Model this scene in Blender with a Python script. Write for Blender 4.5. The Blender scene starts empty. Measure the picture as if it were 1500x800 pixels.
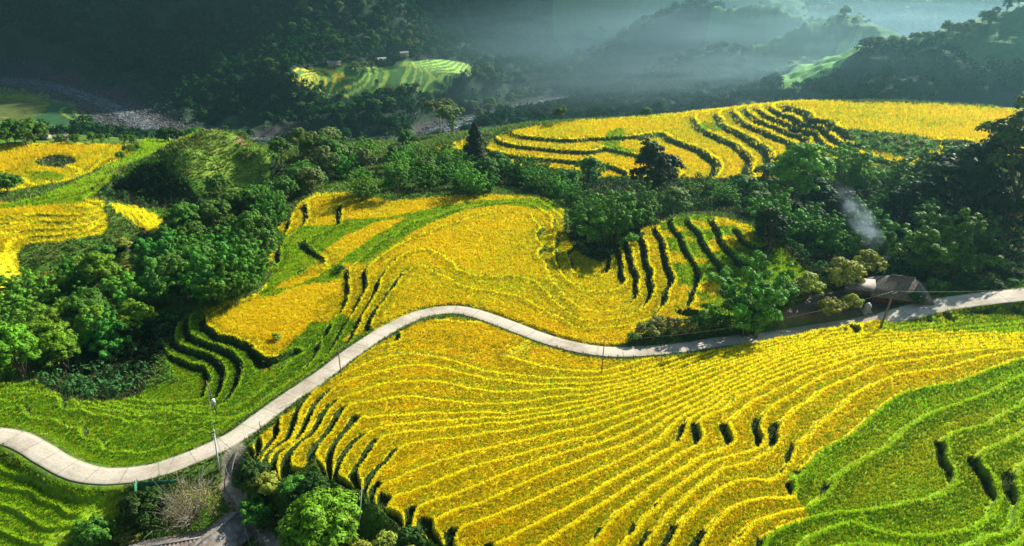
import bpy, math, random
import numpy as np
random.seed(7)
rng = np.random.default_rng(11)
C = bpy.context.scene.collection

# ------------------------------------------------------------------ camera numbers
W0, H0, F0 = 1500.0, 800.0, 1013.0
PITCH = math.radians(25.0)
HC = 73.0
cp, sp = math.cos(PITCH), math.sin(PITCH)

def ray(u, v):
    a = (u - W0 / 2) / F0
    b = -(v - H0 / 2) / F0
    return a, cp + b * sp, -sp + b * cp          # world x, y, z direction

def at(u, v, z):
    """point of the photo (u, v) lying at world height z"""
    dx, dy, dz = ray(u, v)
    t = (z - HC) / dz
    return (dx * t, dy * t, z)

def atr(u, y):
    """point of the photo (u, v) at plan distance y: use for far things -> returns x at that y"""
    return u

# ------------------------------------------------------------------ relief: traced terrace lips (level curves)
ST = 0.6
CURVES = []            # (z, [(u, v), ...])
def L(level, *pts, st=ST):
    CURVES.append((level * st, list(pts)))
def Z(z, *pts):
    CURVES.append((z, list(pts)))

ROAD = [(-140, 628), (-60, 632), (0, 638), (30, 645), (60, 662), (95, 683), (140, 697), (200, 695), (250, 682), (300, 662), (345, 640),
        (385, 610), (430, 578), (470, 552), (510, 520), (560, 487), (610, 462), (660, 453), (700, 460), (750, 478),
        (800, 497), (850, 510), (900, 516), (960, 513), (1010, 508), (1060, 500), (1110, 496), (1150, 491), (1200, 483),
        (1260, 474), (1310, 464), (1360, 450), (1420, 440), (1500, 431), (1580, 424), (1680, 416)]
def road_z(u):
    return float(np.interp(u, [0, 950, 1150, 1200, 1260, 1310, 1400, 1500, 1700], [0, 0, 0.3, 1.0, 2.5, 4.4, 7.0, 8.6, 10.5]))
for (u, v) in ROAD:
    CURVES.append((road_z(u), [(u, v)]))

# foreground hill, rising towards the camera and the right
L(1, (545, 508), (580, 503), (626, 491), (660, 494), (690, 506), (730, 522), (780, 532), (830, 542), (875, 545))
L(2, (470, 560), (454, 580), (442, 598), (436, 620), (426, 646), (410, 654), (394, 692))
L(2, (580, 520), (604, 518), (640, 524), (680, 534), (704, 542), (740, 548), (800, 554), (860, 553), (930, 541), (990, 524))
L(3, (560, 544), (590, 536), (624, 534), (660, 540), (700, 550), (740, 556), (800, 563), (860, 562), (920, 552), (980, 535), (1040, 515), (1100, 503))
L(4, (524, 576), (560, 562), (600, 559), (650, 560), (690, 568), (730, 574), (780, 572), (820, 568), (860, 570))
L(3.7, (490, 585), (470, 610), (458, 634), (440, 646), (420, 680), (414, 698))
L(5, (460, 668), (466, 662), (486, 634), (498, 612), (510, 594), (520, 590), (550, 588), (580, 581), (600, 580), (640, 585), (700, 592), (750, 590), (800, 582), (840, 578),
  (860, 578), (930, 562), (1000, 540), (1060, 520), (1130, 500), (1200, 484))
L(6, (488, 698), (492, 658), (510, 632), (528, 606), (544, 612), (580, 608), (600, 608), (660, 606), (740, 606), (800, 599), (860, 587))
L(7, (490, 696), (502, 676), (516, 656), (532, 640))
L(8, (526, 700), (536, 676), (546, 658), (560, 638), (600, 632), (650, 626), (720, 618), (800, 608), (860, 598), (940, 575), (1010, 550), (1080, 526), (1150, 508), (1250, 490), (1350, 472))
L(9, (536, 720), (550, 698), (570, 676), (590, 652), (610, 647), (640, 643), (676, 640), (720, 632), (790, 620))
L(10, (547, 732), (566, 708), (585, 700), (604, 690), (630, 681), (666, 669), (720, 656), (780, 642), (830, 630), (880, 617), (960, 590), (1040, 558), (1100, 530),
  (1180, 505), (1260, 489), (1340, 480), (1420, 472), (1500, 462))
L(11, (561, 748), (575, 735), (600, 723), (626, 712), (660, 696), (700, 680), (760, 666), (810, 652), (870, 640))
L(12, (600, 778), (606, 758), (622, 738), (658, 728), (690, 714), (724, 700), (770, 682), (800, 670), (860, 652), (900, 641), (960, 612), (1030, 578), (1090, 548), (1150, 522),
  (1200, 508), (1280, 496), (1380, 488), (1500, 478))
L(13, (636, 775), (650, 756), (675, 744), (700, 738), (724, 728), (754, 713), (780, 702), (820, 684), (870, 664), (900, 655))
L(14, (664, 797), (680, 770), (705, 762), (730, 752), (756, 742), (780, 732), (820, 712), (850, 700), (894, 681), (950, 652), (990, 618), (1040, 590), (1090, 562), (1140, 540),
  (1200, 522), (1280, 507), (1400, 497), (1500, 488))
L(15, (720, 812), (750, 790), (790, 766), (830, 745), (860, 730), (905, 699), (951, 674), (987, 654), (1005, 630), (1045, 598))
L(16, (770, 815), (830, 772), (870, 744), (905, 724), (951, 694), (996, 663), (1028, 645), (1028, 632), (1022, 618), (1040, 604), (1080, 579), (1130, 556), (1200, 532),
  (1260, 515), (1333, 506), (1400, 503), (1500, 496))
L(17, (840, 820), (874, 790), (889, 767), (910, 746), (951, 715), (1007, 683), (1053, 661), (1076, 649), (1074, 634), (1066, 620), (1085, 602), (1120, 579), (1160, 560),
  (1205, 540), (1262, 520), (1333, 510), (1400, 507), (1500, 501))
L(18, (900, 816), (930, 780), (962, 745), (1010, 702), (1060, 670), (1100, 660), (1116, 655), (1122, 640), (1114, 620), (1120, 608), (1142, 588), (1170, 573), (1213, 545),
  (1267, 526), (1333, 515), (1400, 511), (1500, 505))
L(19, (930, 820), (951, 786), (985, 748), (1023, 712), (1060, 684), (1112, 667), (1132, 655), (1138, 632), (1146, 616), (1170, 594), (1202, 571), (1250, 553), (1283, 536), (1333, 528),
  (1400, 517), (1450, 509), (1500, 508))
L(20, (965, 818), (996, 766), (1023, 740), (1053, 717), (1075, 705), (1107, 701), (1132, 704), (1150, 694), (1160, 676), (1168, 650), (1187, 637), (1233, 598), (1277, 564), (1317, 548),
  (1383, 540), (1433, 524), (1467, 515), (1500, 513))
L(21, (1018, 818), (1041, 772), (1064, 748), (1098, 732), (1132, 728), (1160, 730), (1166, 716), (1160, 700), (1176, 684), (1202, 658), (1247, 637), (1283, 603), (1317, 577), (1350, 568),
  (1400, 560), (1450, 540), (1500, 525))
L(22, (1060, 820), (1090, 785), (1130, 757), (1180, 745), (1212, 722), (1222, 700), (1245, 683), (1274, 665), (1312, 640), (1350, 613), (1400, 592), (1450, 573), (1500, 548))
L(23, (1100, 830), (1123, 783), (1155, 767), (1189, 756), (1245, 750), (1290, 743), (1335, 732), (1378, 721), (1398, 706), (1400, 687), (1391, 654), (1382, 645), (1396, 633), (1425, 627),
  (1454, 618), (1500, 592))
L(24, (1170, 812), (1200, 780), (1245, 762), (1290, 778), (1326, 784), (1380, 782), (1425, 775), (1454, 755), (1466, 728), (1456, 699), (1438, 679), (1436, 667), (1454, 652), (1500, 630))
L(25, (1190, 830), (1222, 800), (1267, 796), (1312, 800), (1380, 806), (1425, 797), (1447, 784), (1485, 776), (1490, 755), (1488, 710), (1490, 694), (1500, 680), (1540, 660))
L(27, (1300, 860), (1400, 850), (1500, 820), (1540, 760))
L(30, (1300, 1050), (1600, 950), (1800, 760))
L(20, (850, 950), (950, 1000))
L(13, (1700, 470), (1900, 480))
L(22, (1700, 530))
L(27, (1700, 610))

# the fields between the fingers and the road
Z(0.4, (404, 636), (386, 660), (374, 680))

# gully at the bottom left
Z(-1.8, (440, 748), (415, 785), (385, 740)); Z(0.6, (500, 768)); Z(3.0, (555, 795)); Z(4.8, (600, 820)); Z(6.5, (650, 850))
Z(-4.5, (420, 850), (380, 800)); Z(-3, (500, 900)); Z(0, (600, 950))
Z(-5.0, (350, 735), (340, 790), (300, 780), (230, 790))
Z(-4, (345, 695), (300, 725), (210, 745))
Z(-1.6, (352, 668))
Z(-7, (180, 800), (100, 850), (300, 900))
# bottom left fields below the road
Z(-1.2, (0, 665), (60, 700), (110, 722))
Z(-2.0, (0, 720), (40, 725), (80, 745), (120, 760), (170, 735))
Z(-3.0, (0, 775), (60, 800), (-120, 760))
Z(-1.0, (-120, 670))

# golden hill above the road, falling gently away from it into a bowl
Z(1.0, (600, 446), (660, 436), (720, 448), (790, 474), (840, 490), (900, 499), (560, 468))
Z(0.62, (560, 462), (576, 447), (587, 435), (595, 429), (604, 421), (630, 418), (665, 421), (700, 428), (744, 440), (779, 455), (820, 473), (845, 488), (900, 486), (950, 477), (980, 466))
Z(0.0, (546, 466), (555, 449), (569, 430), (585, 408), (592, 402), (604, 391), (618, 386), (630, 394), (658, 406), (674, 419), (700, 425), (735, 430), (766, 436), (787, 449), (820, 464), (844, 479),
  (880, 480), (930, 473), (960, 462), (976, 446), (978, 425), (990, 412), (980, 384), (973, 349), (966, 328))
Z(-1.25, (528, 476), (538, 453), (549, 435), (557, 411), (574, 387), (595, 369), (619, 365), (642, 371), (654, 380), (668, 396), (696, 405), (726, 406), (766, 405), (791, 414), (805, 429), (822, 447),
  (846, 467), (880, 470), (916, 463), (944, 450), (955, 434), (955, 410), (950, 385), (947, 356), (938, 336))
Z(-2.5, (500, 490), (520, 458), (530, 437), (541, 420), (536, 395), (560, 374), (600, 350), (640, 334), (690, 318), (740, 310), (780, 315), (797, 332), (800, 360), (802, 386), (811, 414), (827, 435),
  (847, 450), (872, 456), (900, 455), (924, 445), (938, 432), (936, 412), (928, 388), (920, 360))
Z(-3.75, (468, 500), (485, 474), (500, 458), (510, 435), (513, 407), (512, 392), (540, 370), (580, 346), (640, 318), (690, 304), (740, 297), (785, 300), (812, 318), (815, 345), (813, 380), (819, 396), (831, 410), (851, 423),
  (876, 427), (905, 423), (920, 412), (914, 388), (908, 366))
Z(-5.0, (826, 340), (826, 370), (837, 397), (855, 404), (880, 405), (896, 396), (900, 378))
Z(-5.6, (850, 385), (880, 388), (865, 375))
Z(-4.6, (660, 291), (720, 285), (780, 289), (600, 297)); Z(-5.5, (520, 285), (460, 290))
Z(1.25, (988, 318), (1001, 345), (1015, 375), (1030, 401), (1020, 425), (1000, 450))
Z(2.5, (1014, 316), (1028, 340), (1042, 366), (1060, 388), (1070, 410))
Z(3.75, (1044, 316), (1058, 340), (1072, 366), (1090, 385))
Z(0.8, (1000, 475), (1060, 472))
Z(4, (1110, 420), (1130, 395))
Z(5.5, (1110, 350), (1090, 330))
Z(3.5, (1200, 440), (1150, 455), (1290, 440), (1330, 425))
Z(5, (1400, 420), (1240, 410))
# valley of trees behind
Z(2.6, (1140, 494)); Z(4.4, (1200, 480)); Z(5.4, (1250, 471)); Z(6.2, (1290, 465))
Z(-9, (860, 300), (900, 335), (800, 278), (760, 270))
Z(-6, (1050, 285), (1150, 300), (980, 290))
Z(-3, (1250, 330), (1200, 370))
Z(0, (1350, 380), (1400, 350))
Z(4, (1480, 400), (1560, 380))
Z(7, (1450, 320), (1520, 300)); Z(4, (1390, 310))
Z(-12, (560, 262), (640, 260), (700, 255))
Z(-16, (480, 250), (560, 235), (640, 235))
Z(-9, (430, 300), (400, 330))

# left side of the golden hill, dropping to the grove
Z(-5.0, (500, 330), (470, 345)); Z(-5.5, (430, 345), (420, 360))
Z(-5.0, (480, 378), (440, 392), (497, 395)); Z(-5.4, (400, 405), (420, 402))
Z(-4.6, (486, 415), (470, 412), (420, 418))
Z(-5.0, (452, 516), (466, 492), (482, 462), (490, 440)); Z(-4.2, (440, 545), (425, 556))
Z(-4.5, (350, 465), (400, 445), (440, 440), (440, 470), (400, 490), (380, 505))
Z(-5.0, (320, 455), (301, 466), (301, 476), (320, 491), (350, 499), (372, 507), (382, 528), (395, 522), (425, 530), (440, 510))
Z(-4.2, (345, 612), (378, 588), (405, 568))
Z(-6.25, (277, 462), (278, 478), (291, 495), (320, 505), (341, 513), (357, 530), (352, 556), (340, 575), (330, 590))
Z(-7.5, (256, 490), (258, 500), (300, 515), (326, 534), (328, 560), (318, 583), (306, 598))
Z(-8.75, (240, 512), (265, 524), (304, 536), (312, 553), (300, 585))
Z(-9.6, (262, 555), (230, 560), (255, 580), (200, 580))
Z(-12, (180, 545), (140, 560), (200, 515), (150, 575), (215, 530))
Z(-15, (120, 520), (170, 490))
for zz, z2, pl in ((-1.25, -2.3, [(-100, 605), (0, 600), (30, 590), (75, 610), (130, 620), (150, 640), (185, 657), (230, 657), (265, 640), (290, 622)]),
               (-2.5, -3.6, [(-100, 590), (0, 580), (70, 575), (90, 580), (125, 597), (165, 603), (182, 610), (215, 614), (265, 611)]),
               (-3.75, -6.0, [(182, 600), (215, 606), (250, 598)])):
    Z(zz, *pl); Z(z2, *pl)
Z(-6.5, (0, 565), (60, 560), (130, 585))
Z(-0.6, (0, 622), (60, 640), (105, 668), (150, 680), (210, 678), (260, 664), (310, 642), (360, 610))
Z(-1.4, (335, 612), (315, 630))
Z(-18, (60, 480), (0, 500), (-100, 520), (200, 450), (260, 430))
Z(-17, (330, 400), (300, 360), (130, 440), (60, 440))
Z(-13, (350, 350), (380, 300), (0, 450))
Z(-12, (400, 290), (300, 320))

# left golden terraces
Z(-6.0, (157, 332), (131, 345), (94, 352), (37, 356), (22, 371), (0, 392), (-60, 420))
Z(-4.0, (150, 299), (100, 299), (0, 304)); Z(-4.8, (148, 315), (60, 322), (-60, 335)); Z(-5.4, (140, 326), (60, 340), (0, 350))
Z(-9.5, (100, 385), (60, 395), (180, 370), (220, 400))
Z(-7.0, (200, 320), (230, 335))
Z(-14, (40, 425), (120, 415))
# hill
Z(8.5, (290, 197), (320, 192), (340, 195))
Z(5.5, (250, 207), (385, 212))
Z(2, (205, 232), (240, 228)); Z(3.4, (262, 232)); Z(1.6, (300, 240)); Z(-1, (345, 240)); Z(-4, (395, 240)); Z(-7, (435, 245))
Z(-2, (150, 262)); Z(-10, (440, 270))
Z(-5, (60, 292), (0, 305), (-100, 310), (128, 278)); Z(-6, (200, 258)); Z(-2.5, (245, 255)); Z(-1.5, (275, 262)); Z(-5, (315, 268)); Z(-9, (360, 278))
Z(-10, (165, 290), (205, 285), (240, 298), (280, 300)); Z(-7, (235, 275))
# far left golden plateau
Z(-15, (0, 215), (100, 208), (180, 212), (-100, 215), (80, 235), (0, 260), (120, 255), (60, 275))
Z(-60, (-100, 202), (40, 200), (100, 199), (185, 200))
# valley field and river
Z(-67, (0, 140), (60, 150), (110, 180), (30, 180), (-150, 150), (125, 150))
Z(-70, (-150, 108), (0, 116), (80, 127), (150, 152), (200, 178), (240, 198), (780, 152), (840, 143), (700, 172), (640, 190))
Z(-45, (565, 205), (600, 207))
# far golden ridge
ks = {6: [(1149, 155), (1187, 173), (1220, 184)], 4: [(1129, 156), (1169, 173), (1211, 189)], 2: [(1110, 158), (1145, 175), (1197, 193)],
      0: [(1092, 160), (1117, 177), (1155, 191), (1189, 203)], -2: [(1076, 161), (1089, 177), (1127, 193), (1164, 207), (1175, 222)],
      -4: [(1055, 164), (1061, 182), (1099, 201), (1127, 219), (1138, 240)], -6: [(1018, 171), (1026, 186), (1055, 199), (1085, 212), (1109, 235)],
      -8: [(968, 187), (990, 205), (1030, 219), (1056, 238)], -10: [(880, 213), (930, 225), (975, 238), (1000, 255)]}
for k, p in ks.items():
    Z(k, *p)
Z(7, (1300, 152), (1400, 154), (1480, 162), (1300, 185), (1400, 180), (1240, 165), (1560, 170))
Z(6, (1250, 200), (1340, 205), (1420, 205))
Z(3, (1260, 215), (1360, 232))
Z(-7, (760, 190), (800, 182), (860, 180), (930, 175), (880, 195), (820, 196))
Z(-9, (740, 200), (790, 208), (850, 214))
Z(-11, (725, 213), (770, 222), (840, 228), (890, 232))
Z(-13, (712, 226), (760, 238), (840, 243))
Z(-16, (690, 240), (760, 256), (840, 262))
Z(-15, (665, 222), (650, 218))

PLAN = []                                    # (x, y, z) for ground the photo sees from far off or not at all
def zr(u, v, y):                             # sight line of (u, v) at plan distance y
    dx, dy, dz = ray(u, v)
    t = y / dy
    PLAN.append((dx * t, y, HC + dz * t))
for u in (1000, 1100, 1200, 1300, 1400, 1500):       # behind the golden ridge
    dx, dy, dz = ray(u, 150)
    PLAN.append((dx / dy * 440, 440, -22)); PLAN.append((dx / dy * 500, 500, -48))
for x in (-60, -20, 20, 60): PLAN.append((x, 480, -45)); PLAN.append((x, 540, -64))
for x in (-350, -250, -170, -100): PLAN.append((x, 400, -24 if x < -200 else -30)); PLAN.append((x, 470, -52))
for x in (-140, -110, -80): PLAN.append((x, 335, -17))
# left dark slope
for u, v, y in ((-100, 98, 880), (0, 104, 880), (100, 112, 850), (200, 122, 800), (260, 150, 710), (330, 178, 630), (400, 185, 600)):
    zr(u, v, y)
for x in (-1100, -800, -500, -250, -50): PLAN += [(x, 1010, 30), (x, 1150, 240), (x, 1400, 620), (x, 1900, 700), (x, 2600, 720)]  # upper heights, out of frame, raised to shade the left slopes
for u in (0, 150, 300): zr(u, 0, 1000); zr(u, 60, 900)
# dark wooded shoulder behind the terraced knoll
for u, v, y in ((400, 0, 880), (500, 0, 850), (580, 10, 840), (400, 60, 790), (500, 50, 770), (590, 55, 780), (360, 100, 740), (620, 85, 740)): zr(u, v, y)
# knoll
for u, v, y in ((430, 105, 655), (520, 97, 690), (600, 90, 715), (680, 97, 700), (470, 130, 635), (560, 132, 630), (640, 128, 640), (600, 108, 670)): zr(u, v, y)
for u, v, y in ((440, 175, 590), (540, 185, 580), (640, 185, 580), (740, 165, 620)): zr(u, v, y)
# hazy slope in the middle
for u, v, y in ((660, 60, 900), (700, 100, 780), (740, 120, 800), (800, 108, 900), (700, 30, 960), (800, 50, 1040), (800, 0, 1100), (900, 20, 1150), (700, 0, 1000)): zr(u, v, y)
# wooded spur right of the middle
for u, v, y in ((815, 125, 790), (850, 100, 800), (885, 76, 810), (930, 45, 820), (985, 14, 820), (1050, -8, 820), (1150, -8, 810), (1215, 14, 780), (1250, 40, 740), (1262, 60, 700),
                (900, 145, 700), (1000, 140, 680), (1100, 135, 670), (1000, 90, 740), (1100, 80, 735), (1200, 80, 700), (1215, 82, 650), (1140, 108, 640)): zr(u, v, y)
for x in (150, 260, 380): PLAN.append((x, 930, -30))
# right dark spur
for u, v, y in ((1270, 70, 600), (1330, 72, 600), (1400, 47, 600), (1480, 15, 600), (1560, -15, 600), (1700, -60, 600), (1270, 130, 540), (1350, 130, 530), (1450, 130, 520), (1230, 128, 590),
                (1350, 105, 560), (1440, 85, 560)): zr(u, v, y)
for x in (330, 430, 560, 700): PLAN.append((x, 720, -35))
# far valley seen through the gap
for u, v, y in ((1300, 18, 1250), (1400, 20, 1200), (1500, 10, 1200), (1340, 8, 1400), (1420, -5, 1500), (1300, -20, 1900)): zr(u, v, y)
for x in (600, 1000, 1500): PLAN += [(x, 1700, 120), (x, 2200, 330), (x, 2700, 420)]
PLAN += [(60, 1160, 200), (60, 1300, 430), (60, 1420, 640), (190, 1360, 560), (220, 1500, 600), (300, 1330, 640), (400, 1340, 180), (300, 1700, 400), (300, 2600, 600)]  # includes unseen peaks shaped to shade the valley field but spare the knoll
for x, y in ((-600, 300), (-600, 500), (-900, 700)): PLAN.append((x, y, -30))
PLAN += [(600, 300, 30), (700, 450, 40), (1000, 600, 80), (1300, 900, 120)]
PLAN += [(0, 20, 0), (-60, 20, -12), (70, 20, 22), (-200, 60, -10), (200, 60, 26)]

pts = []
for z, pl in CURVES:
    if len(pl) == 1:
        pts.append(at(*pl[0], z)); continue
    P = [at(u, v, z) for u, v in pl]
    for a, b in zip(P[:-1], P[1:]):
        d = math.dist(a, b)
        gap = 7.0 if a[1] < 170 else 14.0
        n = max(1, int(round(d / gap))) if len(pl) > 3 else 1
        for i in range(n):
            t = i / n
            pts.append((a[0] + (b[0] - a[0]) * t, a[1] + (b[1] - a[1]) * t, z))
    pts.append(P[-1])
pts += PLAN
pts = np.array(pts)
S = 100.0
xy = pts[:, :2] / S
n = len(xy)
D = np.sqrt(((xy[:, None] - xy[None]) ** 2).sum(-1))
lam = np.where(pts[:, 1] < 420, 0.0012, 0.01)
A = np.zeros((n + 3, n + 3))
A[:n, :n] = -D + np.diag(lam)
A[:n, n] = 1; A[:n, n + 1:] = xy; A[n:, :n] = A[:n, n:].T
sol = np.linalg.solve(A, np.concatenate([pts[:, 2], np.zeros(3)]))
wgt = sol[:n].astype(np.float32); aff = sol[n:]
xyf = xy.astype(np.float32)
def relief(x, y):
    sh = x.shape
    q = np.stack([x.ravel(), y.ravel()], 1).astype(np.float32) / S
    out = np.empty(len(q), np.float32)
    for i in range(0, len(q), 20000):
        b = q[i:i + 20000]
        d2 = (b[:, :1] - xyf[:, 0]) ** 2 + (b[:, 1:] - xyf[:, 1]) ** 2
        out[i:i + 20000] = -(np.sqrt(d2) @ wgt)
    out += aff[0] + q @ aff[1:].astype(np.float32)
    return out.reshape(sh)

# ------------------------------------------------------------------ noise
def vnoise(x, y, seed):
    r = np.random.default_rng(seed); T = r.random((256, 256)).astype(np.float32)
    xi = np.floor(x).astype(np.int64); yi = np.floor(y).astype(np.int64)
    fx = x - xi; fy = y - yi
    fx = fx * fx * (3 - 2 * fx); fy = fy * fy * (3 - 2 * fy)
    g = lambda a, b: T[a & 255, b & 255]
    return (g(xi, yi) * (1 - fx) + g(xi + 1, yi) * fx) * (1 - fy) + (g(xi, yi + 1) * (1 - fx) + g(xi + 1, yi + 1) * fx) * fy - 0.5
def fbm(x, y, scale, seed, octs=4):
    s = 0; a = 1.0
    for k in range(octs):
        s = s + a * vnoise(x / scale + 17.3 * k, y / scale - 9.1 * k, seed + k); a *= 0.5; scale = scale * 0.5
    return s

# ------------------------------------------------------------------ ground grid: cells grow with distance from where the drone hovers
AZ = math.radians(52)
NA = 960
az = np.linspace(-AZ, AZ, NA)
rr = [38.0]
while rr[-1] < 2900:
    r_ = rr[-1]
    rr.append(r_ + max(0.20, r_ * (0.0024 if r_ < 440 else (0.0032 if r_ < 780 else .0055))))
rr = np.array(rr); NR = len(rr)
GX = (rr[:, None] * np.sin(az)[None]).astype(np.float32)
GY = (rr[:, None] * np.cos(az)[None]).astype(np.float32)
print('grid', NR, NA, 'centres', n)
ri = np.unique(np.append(np.arange(0, NR, 2), NR - 1)); ai = np.unique(np.append(np.arange(0, NA, 2), NA - 1))
h = relief(GX[np.ix_(ri, ai)], GY[np.ix_(ri, ai)])
# bilinear to full grid
def up(M):
    full = np.empty((len(ri), NA), np.float32)
    for k in range(len(ri)): full[k] = np.interp(np.arange(NA), ai, M[k])
    o = np.empty((NR, NA), np.float32)
    idx = np.interp(np.arange(NR), ri, np.arange(len(ri))); i0 = np.minimum(np.floor(idx).astype(int), len(ri) - 2); t = (idx - i0)[:, None]
    return full[i0] * (1 - t) + full[i0 + 1] * t
HS = up(h)
# light smoothing of the linear-kernel peaks
def blur(M, k):
    for _ in range(k):
        P = np.pad(M, 1, mode='edge')
        M = (P[:-2, 1:-1] + P[2:, 1:-1] + P[1:-1, :-2] + P[1:-1, 2:] + 2 * M) / 6
    return M
HS = blur(HS, 8)

def samp(M, x, y):
    """bilinear sample of a grid array at plan points"""
    x = np.asarray(x, float); y = np.asarray(y, float)
    r = np.hypot(x, y); a = np.arctan2(x, y)
    fi = np.clip(np.interp(r, rr, np.arange(NR)), 0, NR - 1.001); fa = np.clip((a + AZ) / (2 * AZ) * (NA - 1), 0, NA - 1.001)
    i = fi.astype(int); j = fa.astype(int); t = fi - i; s = fa - j
    return (M[i, j] * (1 - s) + M[i, j + 1] * s) * (1 - t) + (M[i + 1, j] * (1 - s) + M[i + 1, j + 1] * s) * t

def hit(u, v, M=None):
    """where the sight line of (u, v) meets the ground"""
    M = HS if M is None else M
    dx, dy, dz = ray(u, v)
    q = math.hypot(dx, dy)
    a = math.atan2(dx, dy)
    if abs(a) > AZ * 0.995:
        a = math.copysign(AZ * 0.995, a)
    fa = (a + AZ) / (2 * AZ) * (NA - 1); j = int(fa); s = fa - j
    prof = M[:, j] * (1 - s) + M[:, j + 1] * s
    zl = HC + rr * dz / q
    k = np.nonzero(prof >= zl)[0]
    if len(k) == 0:
        return None
    k = k[0]
    if k == 0: r = rr[0]
    else:
        d0 = zl[k - 1] - prof[k - 1]; d1 = zl[k] - prof[k]; r = rr[k - 1] + (rr[k] - rr[k - 1]) * d0 / (d0 - d1 + 1e-9)
    return (r * math.sin(a), r * math.cos(a))

def inpoly(px, py, poly):
    c = np.zeros(px.shape, bool)
    m = len(poly)
    for i in range(m):
        x1, y1 = poly[i]; x2, y2 = poly[(i + 1) % m]
        if y1 == y2: continue
        t = (y1 > py) != (y2 > py)
        c ^= t & (px < (x2 - x1) * (py - y1) / (y2 - y1) + x1)
    return c

def world_poly(pxs, z=None):
    o = []
    for p in pxs:
        if len(p) == 3: o.append(at(*p)[:2]); continue
        if z is not None: o.append(at(p[0], p[1], z)[:2]); continue
        hh = hit(*p)
        if hh: o.append(hh)
    return o
jx = fbm(GX, GY, 6.0, 5) * 1.2; jy = fbm(GX, GY, 6.0, 9) * 1.2
def zone(pxs, z=None, jit=1.0):
    return inpoly(GX + jx * jit, GY + jy * jit, world_poly(pxs, z))

# road centre line in plan, resampled
rp = np.array([at(u, v, road_z(u)) for u, v in ROAD])
def catmull(P, n=10):
    P = np.asarray(P, float); Q = np.vstack([2 * P[0] - P[1], P, 2 * P[-1] - P[-2]]); o = []
    for i in range(1, len(Q) - 2):
        for k in range(n):
            t = k / n; a, b, c, d = Q[i - 1:i + 3]
            o.append(0.5 * ((2 * b) + (-a + c) * t + (2 * a - 5 * b + 4 * c - d) * t * t + (-a + 3 * b - 3 * c + d) * t ** 3))
    o.append(P[-1]); return np.array(o)
rc = catmull(rp, 12)
def smooth_line(P, k):
    for _ in range(k):
        P[1:-1] = 0.25 * P[:-2] + 0.5 * P[1:-1] + 0.25 * P[2:]
    return P
rc = smooth_line(rc, 20)
def dist_line(X, Y, line, lim=40):
    """distance to a plan poly-line and the line's z there"""
    d = np.full(X.shape, 1e9, np.float32); zz = np.zeros(X.shape, np.float32)
    for a, b in zip(line[:-1], line[1:]):
        m = (X > min(a[0], b[0]) - lim) & (X < max(a[0], b[0]) + lim) & (Y > min(a[1], b[1]) - lim) & (Y < max(a[1], b[1]) + lim)
        if not m.any(): continue
        x = X[m]; y = Y[m]; vx, vy = b[0] - a[0], b[1] - a[1]
        t = np.clip(((x - a[0]) * vx + (y - a[1]) * vy) / (vx * vx + vy * vy + 1e-9), 0, 1)
        dd = np.hypot(x - a[0] - t * vx, y - a[1] - t * vy)
        z0 = a[2] + (b[2] - a[2]) * t
        cur = d[m]; k = dd < cur
        cur[k] = dd[k]; d[m] = cur
        zc = zz[m]; zc[k] = z0[k]; zz[m] = zc
    return d, zz
near_r = np.searchsorted(rr, 420)
RD = np.full(GX.shape, 1e3, np.float32); RZ = np.zeros(GX.shape, np.float32)
RD[:near_r], RZ[:near_r] = dist_line(GX[:near_r], GY[:near_r], rc[::3], 14)
# ------------------------------------------------------------------ zones
road_up = [(u, v - 9) for u, v in ROAD]
P_FORE = [(368, 684), (366, 660), (380, 640), (400, 622), (440, 590), (480, 556), (520, 525), (560, 499), (610, 474), (660, 464), (700, 470), (750, 488), (800, 508), (850, 522), (900, 527), (960, 524), (1010, 519),
          (1060, 510), (1110, 497), (1150, 484), (1200, 472), (1240, 466), (1290, 462), (1330, 455), (1420, 446), (1500, 437), (1650, 425), (1900, 520), (1900, 900), (1500, 1000), (1100, 1000),
          (760, 880), (700, 845), (664, 803), (640, 792), (604, 778), (572, 755), (552, 738), (530, 715), (500, 712), (478, 700), (462, 668), (446, 690), (416, 706), (400, 704), (384, 690)]
P_FG_GREEN = [(1500, 525), (1450, 540), (1400, 560), (1350, 568), (1317, 577), (1283, 603), (1247, 637), (1202, 658), (1176, 684), (1152, 690), (1160, 716), (1170, 732), (1189, 756), (1155, 767), (1123, 783),
              (1090, 815), (1050, 1000), (1900, 1000), (1900, 500), (1700, 505)]
P_FG_GREEN2 = [(1286, 464), (1330, 455), (1420, 446), (1500, 437), (1650, 425), (1700, 470), (1500, 489), (1440, 486), (1370, 484), (1290, 483)]
P_MID = [(560, 478), (610, 453), (660, 444), (700, 451), (750, 467), (800, 487), (850, 501), (905, 506), (925, 495), (960, 480), (1000, 478), (1030, 460), (1080, 470), (1130, 450), (1190, 405), (1150, 365), (1110, 335), (1050, 314, 3.7),
         (1000, 316, 2), (960, 326, -0.5), (930, 340), (908, 364), (880, 384), (850, 372), (838, 362), (826, 340), (826, 305), (800, 292), (780, 288, -4.6), (720, 284, -4.6), (640, 289, -4.6), (570, 295, -4.8), (520, 285, -5.5), (500, 278, -5.5), (460, 283), (425, 318),
         (405, 335), (420, 345), (388, 385), (400, 402), (375, 430), (300, 452), (262, 475), (235, 505), (262, 560), (190, 575), (165, 588), (125, 582), (70, 566), (0, 562), (-140, 560), (-140, 610), (0, 627),
         (40, 636), (80, 662), (110, 680), (150, 688), (200, 685), (245, 674), (290, 655), (335, 632), (380, 600), (425, 568), (465, 542), (505, 510)]
P_WGREEN = [(560, 480), (500, 500), (520, 470), (500, 460), (480, 470), (455, 470), (420, 512), (385, 545), (384, 530), (352, 500), (320, 492), (299, 475), (300, 455), (240, 470), (200, 560), (0, 540), (-200, 560), (-200, 690), (120, 720), (300, 680), (480, 560)]
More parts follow.
